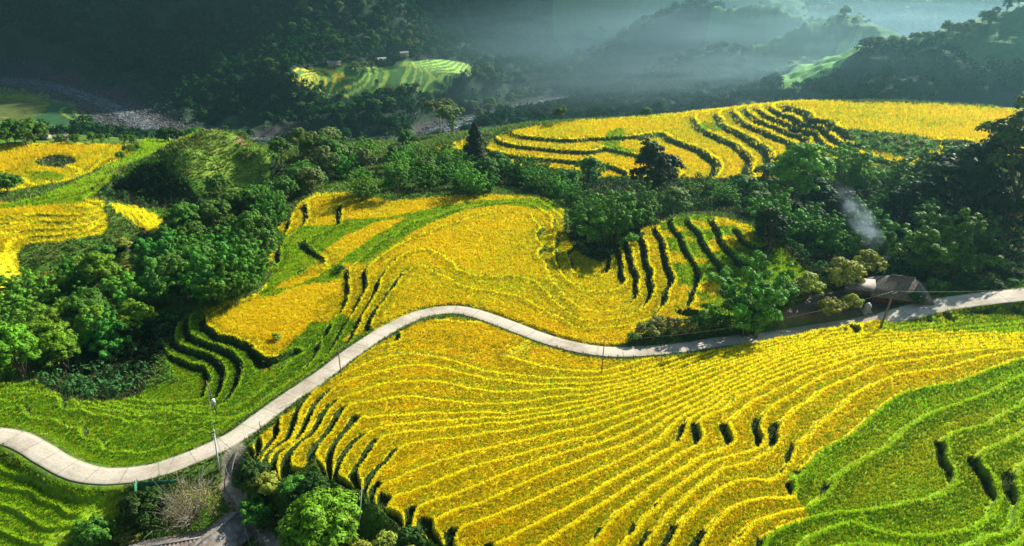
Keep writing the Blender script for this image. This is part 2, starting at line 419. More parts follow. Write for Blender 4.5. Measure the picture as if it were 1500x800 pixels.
P_GOLDW = [(300, 463), (350, 441), (425, 429), (466, 425), (470, 440), (455, 470), (438, 484), (410, 500), (405, 508), (388, 520), (378, 528), (372, 508), (350, 500), (320, 491), (300, 474)]
P_MIDGREEN = [(378, 436), (395, 405), (410, 352), (440, 333), (500, 325), (570, 316), (640, 302), (700, 293), (770, 290), (815, 297), (825, 306), (790, 306), (740, 300), (690, 305), (640, 322), (600, 342), (560, 366), (535, 385), (515, 383), (500, 385), (500, 404), (482, 412), (455, 414), (425, 422), (400, 434)]
P_MIDGOLD2 = [(470, 372), (505, 345), (545, 325), (600, 315), (560, 338), (520, 362), (495, 385), (460, 405), (430, 412)]
P_BL = [(-200, 640), (0, 652), (40, 672), (80, 700), (120, 712), (180, 712), (180, 745), (150, 770), (100, 800), (60, 900), (-200, 900)]
P_LGOLD = [(157, 330), (150, 345), (128, 345), (94, 354), (40, 358), (24, 371), (35, 400), (0, 430), (-100, 440), (-140, 293, -4), (0, 294, -4), (60, 291, -4), (130, 290, -4.2), (152, 293, -4.2)]
P_LGOLD3 = [(160, 298), (200, 304), (236, 318), (238, 345), (226, 352), (200, 330), (170, 310)]
P_LSLOPE = [(-120, 306), (0, 302), (60, 288), (130, 258), (200, 222), (250, 200), (300, 192), (285, 205), (240, 218), (205, 236), (170, 260), (140, 285), (120, 296), (0, 306)]
P_PLATEAU = [(-200, 214), (0, 212), (70, 209), (120, 211), (200, 212), (215, 218), (170, 240), (110, 268), (50, 288), (0, 296), (-200, 300)]
P_POND = [(50, 236), (62, 229), (82, 225), (104, 227), (114, 234), (108, 240), (86, 245), (62, 243)]
P_POND_G = [(36, 252), (50, 262), (86, 266), (96, 256), (70, 250)]
P_RIDGE = [(700, 244), (708, 220), (725, 202), (760, 190), (800, 182), (850, 178), (930, 172), (1000, 166), (1052, 160), (1100, 152), (1150, 148), (1200, 149), (1260, 152), (1300, 151), (1400, 154), (1480, 160), (1600, 168), (1600, 240), (1380, 245),
           (1200, 240), (1150, 262), (1060, 262), (960, 262), (840, 262), (760, 256)]
P_RIDGE_G = [(1245, 190), (1290, 194), (1340, 200), (1372, 208), (1376, 220), (1330, 232), (1290, 222), (1250, 205)]
P_RIDGE_G2 = [(880, 212), (895, 190), (912, 186), (915, 200), (905, 214), (940, 222), (900, 226)]
P_RIDGE_G3 = [(1030, 178), (1060, 182), (1055, 192), (1020, 190)]
P_KNOLL = [(428, 112), (450, 99), (500, 97), (560, 95), (600, 89), (660, 88), (696, 98), (690, 120), (650, 135), (560, 135), (470, 136), (430, 128)]
P_KNOLL_Y = [(428, 112), (450, 99), (480, 100), (510, 112), (520, 128), (470, 136), (430, 128)]
P_VFIELD = [(-200, 130), (0, 132), (50, 135), (110, 145), (135, 160), (132, 185), (95, 196), (0, 196), (-200, 196)]
P_VFIELD_G = [(-100, 140), (40, 138), (75, 150), (60, 168), (20, 178), (-100, 185)]
P_VPATCH = [(560, 200), (600, 200), (612, 208), (590, 216), (560, 214)]
P_VPATCH2 = [(640, 214), (680, 210), (690, 216), (665, 224), (640, 222)]
P_FARPADDY = [(880, 165), (840, 160), (900, 148), (930, 143), (1000, 150), (1000, 160)]
P_FT1 = [(1130, 115), (1170, 95), (1230, 60), (1262, 52), (1262, 75), (1230, 100), (1190, 120), (1150, 130)]
P_YARD = [(1130, 492), (1150, 455), (1200, 430), (1290, 425), (1350, 425), (1330, 445), (1290, 458), (1200, 470)]
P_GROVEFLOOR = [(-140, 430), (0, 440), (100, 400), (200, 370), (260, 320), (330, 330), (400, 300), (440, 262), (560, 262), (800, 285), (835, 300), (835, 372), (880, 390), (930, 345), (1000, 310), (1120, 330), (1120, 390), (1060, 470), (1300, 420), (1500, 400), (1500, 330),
                (1300, 260), (1000, 262), (700, 250), (420, 235), (395, 275), (330, 285), (290, 290), (250, 310), (200, 350), (40, 420), (-140, 450)]

zn = {}
def addz(name, P, z=None, jit=1.0): zn[name] = zone(P, z, jit)
addz('fore', P_FORE, None, .3); addz('fgreen', P_FG_GREEN, None, .6); addz('fgreen2', P_FG_GREEN2, None, .4); addz('mid', P_MID, None, .5); addz('wgreen', P_WGREEN, None, .8)
addz('goldw', P_GOLDW, None, .4); addz('midgreen', P_MIDGREEN, None, .9); addz('midgold2', P_MIDGOLD2, None, 1.2); addz('bl', P_BL, None, .5); addz('lgold', P_LGOLD, None, .6); addz('lgold3', P_LGOLD3)
addz('lslope', P_LSLOPE); addz('plateau', P_PLATEAU, -15); addz('pond', P_POND, None, .5); addz('pondg', P_POND_G, None, 2); addz('ridge', P_RIDGE); addz('ridgeg', P_RIDGE_G, None, 1.2)
addz('ridgeg2', P_RIDGE_G2); addz('ridgeg3', P_RIDGE_G3); addz('knoll', P_KNOLL); addz('knolly', P_KNOLL_Y); addz('vfield', P_VFIELD); addz('vfieldg', P_VFIELD_G); addz('vpatch', P_VPATCH, -45)
addz('vpatch2', P_VPATCH2, -15); addz('ft1', P_FT1); addz('wedge', [(398, 424), (415, 412), (452, 398), (470, 396), (455, 408), (425, 420)], None, .6); addz('bowlg', [(1092, 322), (1190, 400), (1130, 455), (1060, 475), (1035, 445), (1072, 410), (1100, 375)], None, 1.5); addz('pit_shade', [(90, 585), (60, 560), (120, 500), (230, 470), (285, 455), (262, 475), (240, 512), (222, 545), (215, 572), (170, 585)], None, 1.0); addz('bowlmix', [(962, 325), (1000, 312), (1110, 330), (1095, 400), (1030, 445), (1000, 420), (985, 380)], None, 1.0); addz('ft2', [(1320, 24), (1350, 8), (1400, -4), (1455, -8), (1440, 10), (1380, 24)]); addz('cav_shade', [(140, 288), (165, 262), (205, 245), (238, 240), (262, 262), (290, 290), (280, 305), (200, 305)], None, 1.0); addz('yard', P_YARD, None, .6); addz('floor', P_GROVEFLOOR)
rice = (zn['fore'] | zn['mid'] | zn['bl'] | zn['lgold'] | zn['lgold3'] | zn['lslope'] | (zn['plateau'] & ~zn['pond']) | (zn['ridge'] & ~zn['ridgeg']) | zn['knoll'] | zn['vfield'] | zn['vpatch'] | zn['vpatch2'])
green = (zn['fgreen'] | zn['fgreen2'] | (zn['wgreen'] & ~zn['goldw']) | (zn['midgreen'] & ~zn['midgold2'] & zn['mid']) | zn['bl'] | zn['bowlg'] | zn['lslope'] | zn['pondg'] | zn['ridgeg2'] | zn['ridgeg3'])
rice &= ~zn['pit_shade']; green &= ~zn['wedge']; green |= zn['bowlmix'] & (fbm(GX, GY, 7.0, 64, 2) > -.08); zn['ft1'] |= zn['ft2']
# right side of the road bed is bare verge
tw = blur(rice.astype(np.float32), 6)

# ------------------------------------------------------------------ terracing
gr = np.gradient(HS, axis=0) / np.gradient(rr)[:, None]
ga = np.gradient(HS, axis=1) / (rr[:, None] * (az[1] - az[0]))
grad = blur(np.hypot(gr, ga).astype(np.float32), 4) + 1e-3
far_band = (GY > 255)
bowl = inpoly(GX, GY, world_poly([(900, 330, 4), (900, 440, 0), (1000, 470, 1), (1150, 420, 6), (1150, 310, 9)]))
westg = inpoly(GX, GY, world_poly([(560, 400, 1), (440, 400, -4), (200, 480, -12), (-150, 560, -14), (-150, 622, -2.5), (100, 655, -2.5), (260, 655, -2.5), (400, 580, -1), (540, 480, 0)]))
STP = np.full(GX.shape, ST, np.float32)
STP[zn['ridge']] = 2.0
STP[zn['knoll'] | zn['ft1']] = 2.0
STP[zn['mid'] | bowl | westg] = 1.25
STP[zn['lslope'] | zn['plateau']] = 0.5
STP[zn['lgold']] = 0.4
STP[zn['knoll']] = 1.8
f_all = HS / STP
lev = np.floor(f_all); fr = f_all - lev
cell = rr[:, None] * 0.0024
ris_w = np.clip(np.maximum(0.30, 0.9 * cell) + np.where(zn['ridge'] & (GX > 60), 1.5, .25) * STP, 0.3, 6)                    # width of the riser in plan
wr = np.clip(ris_w * grad / STP, 0.03, 0.6)
tt = np.clip((fr - (1 - wr)) / wr, 0, 1); tt = tt * tt * (3 - 2 * tt)
# treads keep a little of the hill's slope so wide fields are not dead flat
tilt = 0.08
TZ = STP * (lev + tt * (1 - tilt) + tilt * fr)
amt = tw * np.clip((RD - 2.4) / 1.5, 0, 1)
HT = HS + amt * (TZ - HS)
# added ditches under banks turned from the sun, dug to make dark shade gaps
_a = np.broadcast_to(az[None], GX.shape)
gx_ = gr * np.sin(_a) + ga * np.cos(_a); gy_ = gr * np.cos(_a) - ga * np.sin(_a)
away = blur(((gx_ * .73 + gy_ * .68) / (np.hypot(gx_, gy_) + .01)).astype(np.float32), 3)
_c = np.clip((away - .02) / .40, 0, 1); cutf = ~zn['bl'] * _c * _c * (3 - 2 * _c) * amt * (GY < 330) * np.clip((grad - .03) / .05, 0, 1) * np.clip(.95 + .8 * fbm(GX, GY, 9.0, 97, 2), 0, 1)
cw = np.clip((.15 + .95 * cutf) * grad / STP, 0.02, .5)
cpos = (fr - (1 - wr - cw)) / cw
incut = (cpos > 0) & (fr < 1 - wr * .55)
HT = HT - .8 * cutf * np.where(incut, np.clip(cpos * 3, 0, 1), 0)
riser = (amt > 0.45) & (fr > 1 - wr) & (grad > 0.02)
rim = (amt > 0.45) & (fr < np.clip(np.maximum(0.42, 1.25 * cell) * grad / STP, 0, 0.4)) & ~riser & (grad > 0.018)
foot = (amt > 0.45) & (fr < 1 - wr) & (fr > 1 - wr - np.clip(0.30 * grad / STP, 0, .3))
shade_cut = incut & (cutf > .25)
# rough ground outside the fields
rough = 1 - tw
scale_r = np.clip(GY / 200, 0.3, 4)
HT += rough * np.clip((RD - 3) / 4, 0, 1) * np.where(GY > 430, 9.0, np.where(zn['pond'], .5, 1.3)).astype(np.float32) * fbm(GX, GY, 18.0, 31, 4) * np.clip(GY / 300, 0.5, 1)
far_m = np.clip((GY - 560) / 200, 0, 1) * rough
HT += far_m * 26 * fbm(GX, GY, 130.0, 41, 5)
HT += rough * np.clip((GY - 900) / 300, 0, 1) * 60 * fbm(GX, GY, 320.0, 47, 4)
# terraced slopes on the hazy valley sides
side = np.clip((GY - 480) / 60, 0, 1) * rough * (fbm(GX, GY, 160.0, 77, 2) > 0.05) * (GX > 60)
q5 = HT / 4.0; f5 = q5 - np.floor(q5)
HT = HT + side * (4.0 * (np.floor(q5) + np.clip((f5 - .6) / .4, 0, 1)) - HT)
# pond hollow
HT -= 1.6 * blur(zn['pond'].astype(np.float32), 8)
# road bed
kk = np.clip((RD - 2.0) / 2.2, 0, 1); kk = kk * kk * (3 - 2 * kk)
rd_in = RD < 13
HT = np.where(rd_in, (RZ - 0.12) * (1 - kk) + HT * kk, HT).astype(np.float32)
# river bed
RIV = [(-150, 108), (0, 116), (80, 127), (150, 150), (200, 176), (250, 196)]
RIV2 = [(640, 192), (700, 172), (780, 152), (840, 143), (900, 138), (960, 134)]
def riv_line(R): return [(*at(u, v, -70)[:2], -70.0) for u, v in R]
rivl = riv_line(RIV) + [(-150, 560, -70), (-60, 560, -70)] + riv_line(RIV2) + [(260, 800, -70), (420, 820, -70)]
rivc = catmull(rivl, 8)
RVD = np.full(GX.shape, 1e3, np.float32)
a0 = np.searchsorted(rr, 430); a1 = np.searchsorted(rr, 1100)
RVD[a0:a1] = dist_line(GX[a0:a1], GY[a0:a1], rivc, 90)[0]
rb = np.clip((RVD - 16) / 22, 0, 1)
HT = np.where(RVD < 60, (-70.8) * (1 - rb) + HT * rb, HT).astype(np.float32)
river_bed = RVD < np.where(GX < -180, 28, 15) + 12 * fbm(GX, GY, 40, 3)

# ------------------------------------------------------------------ base colours (surface tints, plus painted light on lips and shade in hollows and ditches)
def mix(a, b, t): return a * (1 - t[..., None]) + np.asarray(b, np.float32) * t[..., None]
n1 = fbm(GX, GY, 25.0, 51); n2 = fbm(GX, GY, 5.0, 52); n3 = fbm(GX, GY, 1.6, 53, 2)
GOLD = np.array((0.72, 0.56, 0.006), np.float32); GREEN = np.array((0.25, 0.48, 0.008), np.float32)
COL = np.empty(GX.shape + (3,), np.float32)
COL[:] = (0.085, 0.17, 0.018)
COL = mix(COL, (0.16, 0.13, 0.05), np.clip(n2 * 1.3 + n1 * 0.8 - 0.1, 0, 0.8))
COL = mix(COL, (0.12, 0.28, 0.015), np.clip(n1 * 1.6 + .1, 0, 0.8))
def setc(m, c): COL[m] = c
setc(zn['floor'] | zn['pit_shade'] | (zn['cav_shade'] & ~rice), (0.020, 0.045, 0.012))  # hill cavity and pit take the dark floor tint as painted shade
fj = fbm(GX, GY, 60.0, 61)
farm = (GY > 430) & ~rice
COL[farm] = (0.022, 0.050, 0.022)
COL[(side > 0.3)] = (0.09, 0.19, 0.05)
lvh = (np.sin(lev * 12.9898 + 4.1) * 43758.5453) % 1.0
g = np.where(rice, 1, 0)
RC = np.broadcast_to(GOLD, COL.shape).copy()
RC = mix(RC, GREEN, np.where(green, 0.92, np.clip(n1 * 0.55 + lvh * 0.22 - 0.08, 0, 0.5)))
gm = green & rice
RC = np.where((gm)[..., None], mix(RC, (0.42, 0.34, 0.012), np.clip(n1 * 1.1 + n2 * .5, 0, 0.55)), RC)
wg = zn['wgreen'] & ~zn['goldw'] & rice
RC[wg] = mix(RC[wg], (0.13, 0.30, 0.010), np.full(wg.sum(), .55, np.float32))
COL = np.where(rice[..., None], RC, COL)
setc(zn['pond'], (0.05, 0.09, 0.03)); setc(zn['ridgeg'] & ~riser, (0.14, 0.28, 0.05))
hillf = inpoly(GX + jx, GY + jy, world_poly([(255, 240), (300, 196), (345, 192), (400, 215), (440, 260), (400, 280), (330, 272), (270, 262)]))
COL[hillf & ~zn['floor']] = mix(COL[hillf & ~zn['floor']], (0.26, 0.36, 0.05), np.clip(.45 + n2[hillf & ~zn['floor']] * 1.2, 0, .9))
redp = inpoly(GX + jx, GY + jy, world_poly([(345, 203), (372, 205), (385, 214), (360, 218), (345, 212)])); COL[redp] = (.24, .18, .07)
setc(zn['knoll'], (0.34, 0.62, 0.13)); m_ = zn['knoll'] & zn['knolly']; setc(m_, (0.70, 0.52, 0.05))
setc(zn['vfield'], (0.035, 0.11, 0.035)); setc(zn['vfieldg'], (0.11, 0.14, 0.03)); setc(zn['ft1'], (0.25, 0.50, 0.10))
wide = zn['ridge'] | zn['mid']
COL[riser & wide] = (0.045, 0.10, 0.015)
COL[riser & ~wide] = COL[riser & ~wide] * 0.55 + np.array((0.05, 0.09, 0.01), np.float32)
COL[rim] = mix(COL[rim], (0.72, 0.60, 0.02), np.full(rim.sum(), .35, np.float32))  # lips lightened to paint the backlit rice edge
COL[shade_cut] = (0.035, 0.07, 0.014)  # dark tint deepens the shade in the added ditches
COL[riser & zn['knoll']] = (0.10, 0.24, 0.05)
mg = rim & green; COL[mg] = mix(COL[mg], (0.33, 0.42, 0.02), np.full(mg.sum(), .6, np.float32))  # backlit edge painted on the green lips too
setc(zn['yard'] & ~zn['fore'] & (RD > 2), (0.16, 0.13, 0.10))
verge = (RD < 3.3 + n2) & (GY < 420)
COL[verge] = mix(COL[verge], (0.10, 0.17, 0.03), np.clip(0.75 + n3[verge], 0, 1))
path_pts = [(352, 662), (338, 690), (334, 715), (350, 735), (362, 755), (380, 772), (400, 800), (410, 840)]
pth = [hit(u, v) for u, v in path_pts]
pth = smooth_line(catmull([(a, b, 0) for a, b in pth], 8), 4)
PD = np.full(GX.shape, 1e3, np.float32); b1 = np.searchsorted(rr, 170)
PD[:b1] = dist_line(GX[:b1], GY[:b1], pth, 8)[0]
COL[(PD < 1.1 + n3)] = (0.26, 0.23, 0.17)
COL[river_bed] = (0.065, 0.06, 0.055)
COL *= (1 + 0.35 * n3 + 0.2 * n2)[..., None]
COL = np.clip(COL, 0.004, 0.8)

# ------------------------------------------------------------------ helpers for meshes and materials
def new_mesh(name, verts, faces, cols=None, mat=None, smooth=False):
    me = bpy.data.meshes.new(name)
    verts = np.asarray(verts, np.float32); faces = np.asarray(faces, np.int32)
    k = faces.shape[1]
    me.vertices.add(len(verts)); me.vertices.foreach_set('co', verts.ravel())
    me.loops.add(faces.size); me.loops.foreach_set('vertex_index', faces.ravel())
    me.polygons.add(len(faces)); me.polygons.foreach_set('loop_start', np.arange(0, faces.size, k, dtype=np.int32))
    me.polygons.foreach_set('loop_total', np.full(len(faces), k, np.int32))
    if smooth: me.polygons.foreach_set('use_smooth', np.ones(len(faces), bool))
    me.update(calc_edges=True)
    if cols is not None:
        at_ = me.color_attributes.new('tint', 'FLOAT_COLOR', 'POINT')
        c4 = np.ones((len(verts), 4), np.float32); c4[:, :3] = cols
        at_.data.foreach_set('color', c4.ravel())
    if mat: me.materials.append(mat)
    return me
def link(name, me, parent=None, loc=None, rot=None, **props):
    o = bpy.data.objects.new(name, me); C.objects.link(o)
    if parent is not None: o.parent = parent
    if loc is not None: o.location = loc
    if rot is not None: o.rotation_euler = rot
    for k, v in props.items(): o[k] = v
    return o
def nodes(mat):
    mat.use_nodes = True; nt = mat.node_tree; nt.nodes.clear(); return nt, nt.nodes.new, nt.links.new
def simple_mat(name, col, rough=.8, noise=0.0, nscale=3.0, metal=0.0, bump=0.0, col2=None):
    m = bpy.data.materials.new(name); nt, N, K = nodes(m)
    out = N('ShaderNodeOutputMaterial'); b = N('ShaderNodeBsdfPrincipled'); K(b.outputs[0], out.inputs[0])
    b.inputs['Roughness'].default_value = rough; b.inputs['Metallic'].default_value = metal
    if noise > 0 or col2:
        tc = N('ShaderNodeTexCoord'); nz = N('ShaderNodeTexNoise'); nz.inputs['Scale'].default_value = nscale; nz.inputs['Detail'].default_value = 5
        K(tc.outputs['Object'], nz.inputs['Vector'])
        mx = N('ShaderNodeMix'); mx.data_type = 'RGBA'
        c2 = col2 or tuple(c * (1 - noise) for c in col)
        mx.inputs['A'].default_value = (*c2, 1); mx.inputs['B'].default_value = (*col, 1)
        rmp = N('ShaderNodeMapRange'); rmp.inputs[1].default_value = .35; rmp.inputs[2].default_value = .65
        K(nz.outputs[0], rmp.inputs[0]); K(rmp.outputs[0], mx.inputs['Factor']); K(mx.outputs['Result'], b.inputs['Base Color'])
        if bump:
            bp = N('ShaderNodeBump'); bp.inputs['Strength'].default_value = bump; bp.inputs['Distance'].default_value = .05; K(nz.outputs[0], bp.inputs['Height']); K(bp.outputs[0], b.inputs['Normal'])
    else:
        b.inputs['Base Color'].default_value = (*col, 1)
    return m

# ground material: tint attribute with fine mottling and bump
gm_ = bpy.data.materials.new('ground_cover'); nt, N, K = nodes(gm_)
out = N('ShaderNodeOutputMaterial'); b = N('ShaderNodeBsdfPrincipled'); K(b.outputs[0], out.inputs[0])
b.inputs['Roughness'].default_value = .9; b.inputs['Specular IOR Level'].default_value = .15
at_n = N('ShaderNodeVertexColor'); at_n.layer_name = 'tint'
geo = N('ShaderNodeNewGeometry')
nz = N('ShaderNodeTexNoise'); nz.inputs['Scale'].default_value = 1.7; nz.inputs['Detail'].default_value = 6; nz.inputs['Roughness'].default_value = .7; K(geo.outputs['Position'], nz.inputs['Vector'])
nzb = N('ShaderNodeTexNoise'); nzb.inputs['Scale'].default_value = .35; nzb.inputs['Detail'].default_value = 8; nzb.inputs['Roughness'].default_value = .75; K(geo.outputs['Position'], nzb.inputs['Vector'])
mr = N('ShaderNodeMapRange'); mr.inputs[1].default_value = .3; mr.inputs[2].default_value = .7; mr.inputs[3].default_value = .62; mr.inputs[4].default_value = 1.35; K(nz.outputs[0], mr.inputs[0])
hs = N('ShaderNodeHueSaturation'); K(at_n.outputs[0], hs.inputs['Color']); K(mr.outputs[0], hs.inputs['Value'])
K(hs.outputs[0], b.inputs['Base Color'])
ad = N('ShaderNodeMath'); ad.operation = 'ADD'; K(nz.outputs[0], ad.inputs[0]); K(nzb.outputs[0], ad.inputs[1])
bp = N('ShaderNodeBump'); bp.inputs['Strength'].default_value = .8; bp.inputs['Distance'].default_value = .5; K(ad.outputs[0], bp.inputs['Height']); K(bp.outputs[0], b.inputs['Normal'])

V = np.stack([GX, GY, HT], -1).reshape(-1, 3)
I = np.arange(NR * NA).reshape(NR, NA)
F = np.stack([I[:-1, :-1], I[:-1, 1:], I[1:, 1:], I[1:, :-1]], -1).reshape(-1, 4)
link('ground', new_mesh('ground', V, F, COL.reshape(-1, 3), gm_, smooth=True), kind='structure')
# ------------------------------------------------------------------ road
def strip(line, hw, z0, name, mat, thick=.16, **props):
    P = line[:, :2]; T = np.gradient(P, axis=0); T /= np.linalg.norm(T, axis=1)[:, None] + 1e-9; Nn = np.stack([-T[:, 1], T[:, 0]], 1)
    k = len(P); hv = hw * (1 + .42 * np.clip((P[:, 0] - 45) / 30, 0, 1) * (1 if name == 'road' else 0))[:, None]; wob = 0.10 * fbm(np.arange(k, dtype=float), np.zeros(k), 5.0, 88, 2)[:, None]
    prof = [(-hw, -thick), (-hw, 0), (-hw + .05, .02), (-hw * .33, .035), (hw * .33, .035), (hw - .05, .02), (hw, 0), (hw, -thick)]
    vs = []
    for (o, dz) in prof:
        sgn = np.sign(o); q = P + Nn * (o / hw * hv + sgn * wob * (abs(o) > hw * .5)); vs.append(np.column_stack([q, line[:, 2] + z0 + dz]))
    V = np.concatenate(vs); m = len(prof)
    F = [(a * k + i, a * k + i + 1, (a + 1) * k + i + 1, (a + 1) * k + i) for a in range(m - 1) for i in range(k - 1)]
    me = new_mesh(name, V, F, None, mat)
    arc = np.append(0, np.cumsum(np.linalg.norm(np.diff(P, axis=0), axis=1)))
    for an_, vals in (('along', np.tile(arc, m)), ('across', np.repeat([o / hw for o, _ in prof], k))):
        t_ = me.attributes.new(an_, 'FLOAT', 'POINT'); t_.data.foreach_set('value', vals.astype(np.float32))
    return link(name, me, **props)
rm = bpy.data.materials.new('worn_concrete'); nt, N, K = nodes(rm)
out = N('ShaderNodeOutputMaterial'); b = N('ShaderNodeBsdfPrincipled'); K(b.outputs[0], out.inputs[0]); b.inputs['Roughness'].default_value = .85
geo = N('ShaderNodeNewGeometry')
def noise_n(scale, det, rough=.6):
    x = N('ShaderNodeTexNoise'); x.inputs['Scale'].default_value = scale; x.inputs['Detail'].default_value = det; x.inputs['Roughness'].default_value = rough; K(geo.outputs['Position'], x.inputs['Vector']); return x
a1_ = noise_n(.12, 4); a2_ = noise_n(3, 6)
cr = N('ShaderNodeValToRGB'); cr.color_ramp.elements[0].position = .3; cr.color_ramp.elements[0].color = (.33, .26, .19, 1); cr.color_ramp.elements[1].position = .55; cr.color_ramp.elements[1].color = (.58, .50, .39, 1)
K(a1_.outputs[0], cr.inputs[0])
mx = N('ShaderNodeMix'); mx.data_type = 'RGBA'; mx.blend_type = 'MULTIPLY'; mx.inputs['Factor'].default_value = 1; K(cr.outputs[0], mx.inputs['A'])
c2 = N('ShaderNodeValToRGB'); c2.color_ramp.elements[0].position = .3; c2.color_ramp.elements[0].color = (.72, .70, .68, 1); c2.color_ramp.elements[1].position = .6; c2.color_ramp.elements[1].color = (1, 1, 1, 1); K(a2_.outputs[0], c2.inputs[0]); K(c2.outputs[0], mx.inputs['B'])
al = N('ShaderNodeAttribute'); al.attribute_name = 'along'; ac = N('ShaderNodeAttribute'); ac.attribute_name = 'across'
def mth(op, a, b_=None, v=0.0):
    x = N('ShaderNodeMath'); x.operation = op
    if hasattr(a, 'default_value') or True: K(a, x.inputs[0])
    if b_ is not None: K(b_, x.inputs[1])
    else: x.inputs[1].default_value = v
    return x.outputs[0]
jn = mth('LESS_THAN', mth('FRACT', mth('MULTIPLY', al.outputs['Fac'], None, .2)), None, .035)
tr = mth('SUBTRACT', mth('ABSOLUTE', ac.outputs['Fac']), None, .48); tr = mth('LESS_THAN', mth('ABSOLUTE', tr), None, .13)
ed = mth('GREATER_THAN', mth('ADD', mth('ABSOLUTE', ac.outputs['Fac']), mth('MULTIPLY', a2_.outputs[0], None, .5)), None, 1.13)
dk = mth('ADD', mth('MULTIPLY', jn, None, .6), mth('ADD', mth('MULTIPLY', tr, None, .10), mth('MULTIPLY', ed, None, .42)))
m3 = N('ShaderNodeMix'); m3.data_type = 'RGBA'; m3.inputs['B'].default_value = (.20, .16, .11, 1); K(mx.outputs['Result'], m3.inputs['A']); K(dk, m3.inputs['Factor'])
K(m3.outputs['Result'], b.inputs['Base Color'])
strip(rc, 1.85, 0.02, 'road', rm, kind='structure')
dirt = simple_mat('packed_dirt', (.34, .30, .23), .95, .4, 1.2, bump=.3)
pz = pth.copy(); pz[:, 2] = samp(HT, pz[:, 0], pz[:, 1])
pz = smooth_line(pz, 6)
strip(pz[2:], .5, 0.10, 'footpath', dirt, .4, kind='structure')

# ------------------------------------------------------------------ rice and grass made of blades
def leaf_mat(name, rough=.6, trans=.45, spec=.3, hue=.0, th=.49):
    m = bpy.data.materials.new(name); nt, N, K = nodes(m)
    out = N('ShaderNodeOutputMaterial'); b = N('ShaderNodeBsdfPrincipled'); b.inputs['Roughness'].default_value = rough; b.inputs['Specular IOR Level'].default_value = spec
    t = N('ShaderNodeBsdfTranslucent'); mx = N('ShaderNodeMixShader'); mx.inputs[0].default_value = trans
    v = N('ShaderNodeVertexColor'); v.layer_name = 'tint'
    oi = N('ShaderNodeObjectInfo'); h = N('ShaderNodeHueSaturation')
    mh = N('ShaderNodeMapRange'); mh.inputs[3].default_value = .5 - hue; mh.inputs[4].default_value = .5 + hue * .6; K(oi.outputs['Random'], mh.inputs[0]); K(mh.outputs[0], h.inputs['Hue'])
    mv = N('ShaderNodeMapRange'); mv.inputs[3].default_value = 1 - hue * 7; mv.inputs[4].default_value = 1 + hue * 7; K(oi.outputs['Random'], mv.inputs[0]); K(mv.outputs[0], h.inputs['Value'])
    K(v.outputs[0], h.inputs['Color']); K(h.outputs[0], b.inputs['Base Color'])
    g = N('ShaderNodeHueSaturation'); g.inputs['Value'].default_value = 1.15; g.inputs['Hue'].default_value = th; K(h.outputs[0], g.inputs['Color']); K(g.outputs[0], t.inputs['Color'])
    K(b.outputs[0], mx.inputs[1]); K(t.outputs[0], mx.inputs[2]); K(mx.outputs[0], out.inputs[0])
    return m
def index_of(x, y):
    r = np.hypot(x, y); a = np.arctan2(x, y)
    i = np.clip(np.round(np.interp(r, rr, np.arange(NR))).astype(int), 0, NR - 1); j = np.clip(np.round((a + AZ) / (2 * AZ) * (NA - 1)).astype(int), 0, NA - 1)
    return i, j
def scatter_log(n, r0, r1, seed, amax=math.radians(50.5)):
    g = np.random.default_rng(seed)
    r = np.exp(g.uniform(math.log(r0), math.log(r1), n)); a = g.uniform(-amax, amax, n)
    return r * np.sin(a), r * np.cos(a), r, g
def blades(x, y, z, size, col, g, nb=5, spread=.5, width=.30, height=1.0):
    """tufts of triangular blades -> verts, faces, colours"""
    n = len(x); ph = g.uniform(0, 2 * np.pi, (n, nb)); ln = g.uniform(.25, 1.0, (n, nb)) * spread
    hh = g.uniform(.6, 1.15, (n, nb)) * height
    cx = np.cos(ph); cy = np.sin(ph)
    s = size[:, None]
    bx = x[:, None] + cx * s * .18; by = y[:, None] + cy * s * .18
    wx = -cy * s * width * .5; wy = cx * s * width * .5
    tipx = bx + cx * ln * s; tipy = by + cy * ln * s
    zb = np.broadcast_to(z[:, None], bx.shape)
    v = np.empty((n, nb, 3, 3), np.float32)
    v[..., 0, :] = np.stack([bx + wx, by + wy, zb - .05 * s], -1); v[..., 1, :] = np.stack([bx - wx, by - wy, zb - .05 * s], -1)
    v[..., 2, :] = np.stack([tipx, tipy, zb + hh * s], -1)
    c = np.repeat(col[:, None, None, :], nb, 1) * g.uniform(.82, 1.18, (n, nb, 1, 1)); c = np.repeat(c, 3, 2)
    return v.reshape(-1, 3), np.arange(n * nb * 3).reshape(-1, 3), c.reshape(-1, 3)
band = amt * 0
foot_shade = rice & (fr > 1 - wr - np.clip(1.8 * grad / STP, 0, .45)) & ~riser & ~rim  # tufts here are tinted greener to paint shading at the bank foot
x, y, r, g = scatter_log(980000, 41, 430, 21)
i, j = index_of(x, y)
keep = rice[i, j] & (HT[i, j] > -25) & (RD[i, j] > 2.5) & ~((riser[i, j] | (foot[i, j] & (r < 260))) & (g.random(len(r)) < .88)) & ~shade_cut[i, j]
x, y, r, i, j = x[keep], y[keep], r[keep], i[keep], j[keep]
z = samp(HT, x, y)
base = RC[i, j] * (1 + .22 * n1[i, j] + .12 * (lvh[i, j] - .5))[:, None]
pick = g.random(len(x))[:, None]; gg = green[i, j][:, None]
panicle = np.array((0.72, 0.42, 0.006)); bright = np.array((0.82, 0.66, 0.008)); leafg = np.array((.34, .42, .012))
base = np.where(~gg & (pick < np.where(r < 150, .28, .15)[:, None]), panicle, base); base = np.where(~gg & (pick > .66), bright, base); base = np.where(~gg & (pick > .22) & (pick < .22 + np.clip(.08 + n1[i, j] * .5 + foot_shade[i, j] * .55, 0, .6)[:, None]), leafg, base)
base = np.where(gg & (pick > .80), np.array((.46, .40, .012)), base); base = np.where(gg & (pick < .25), np.array((.10, .22, .01)), base)
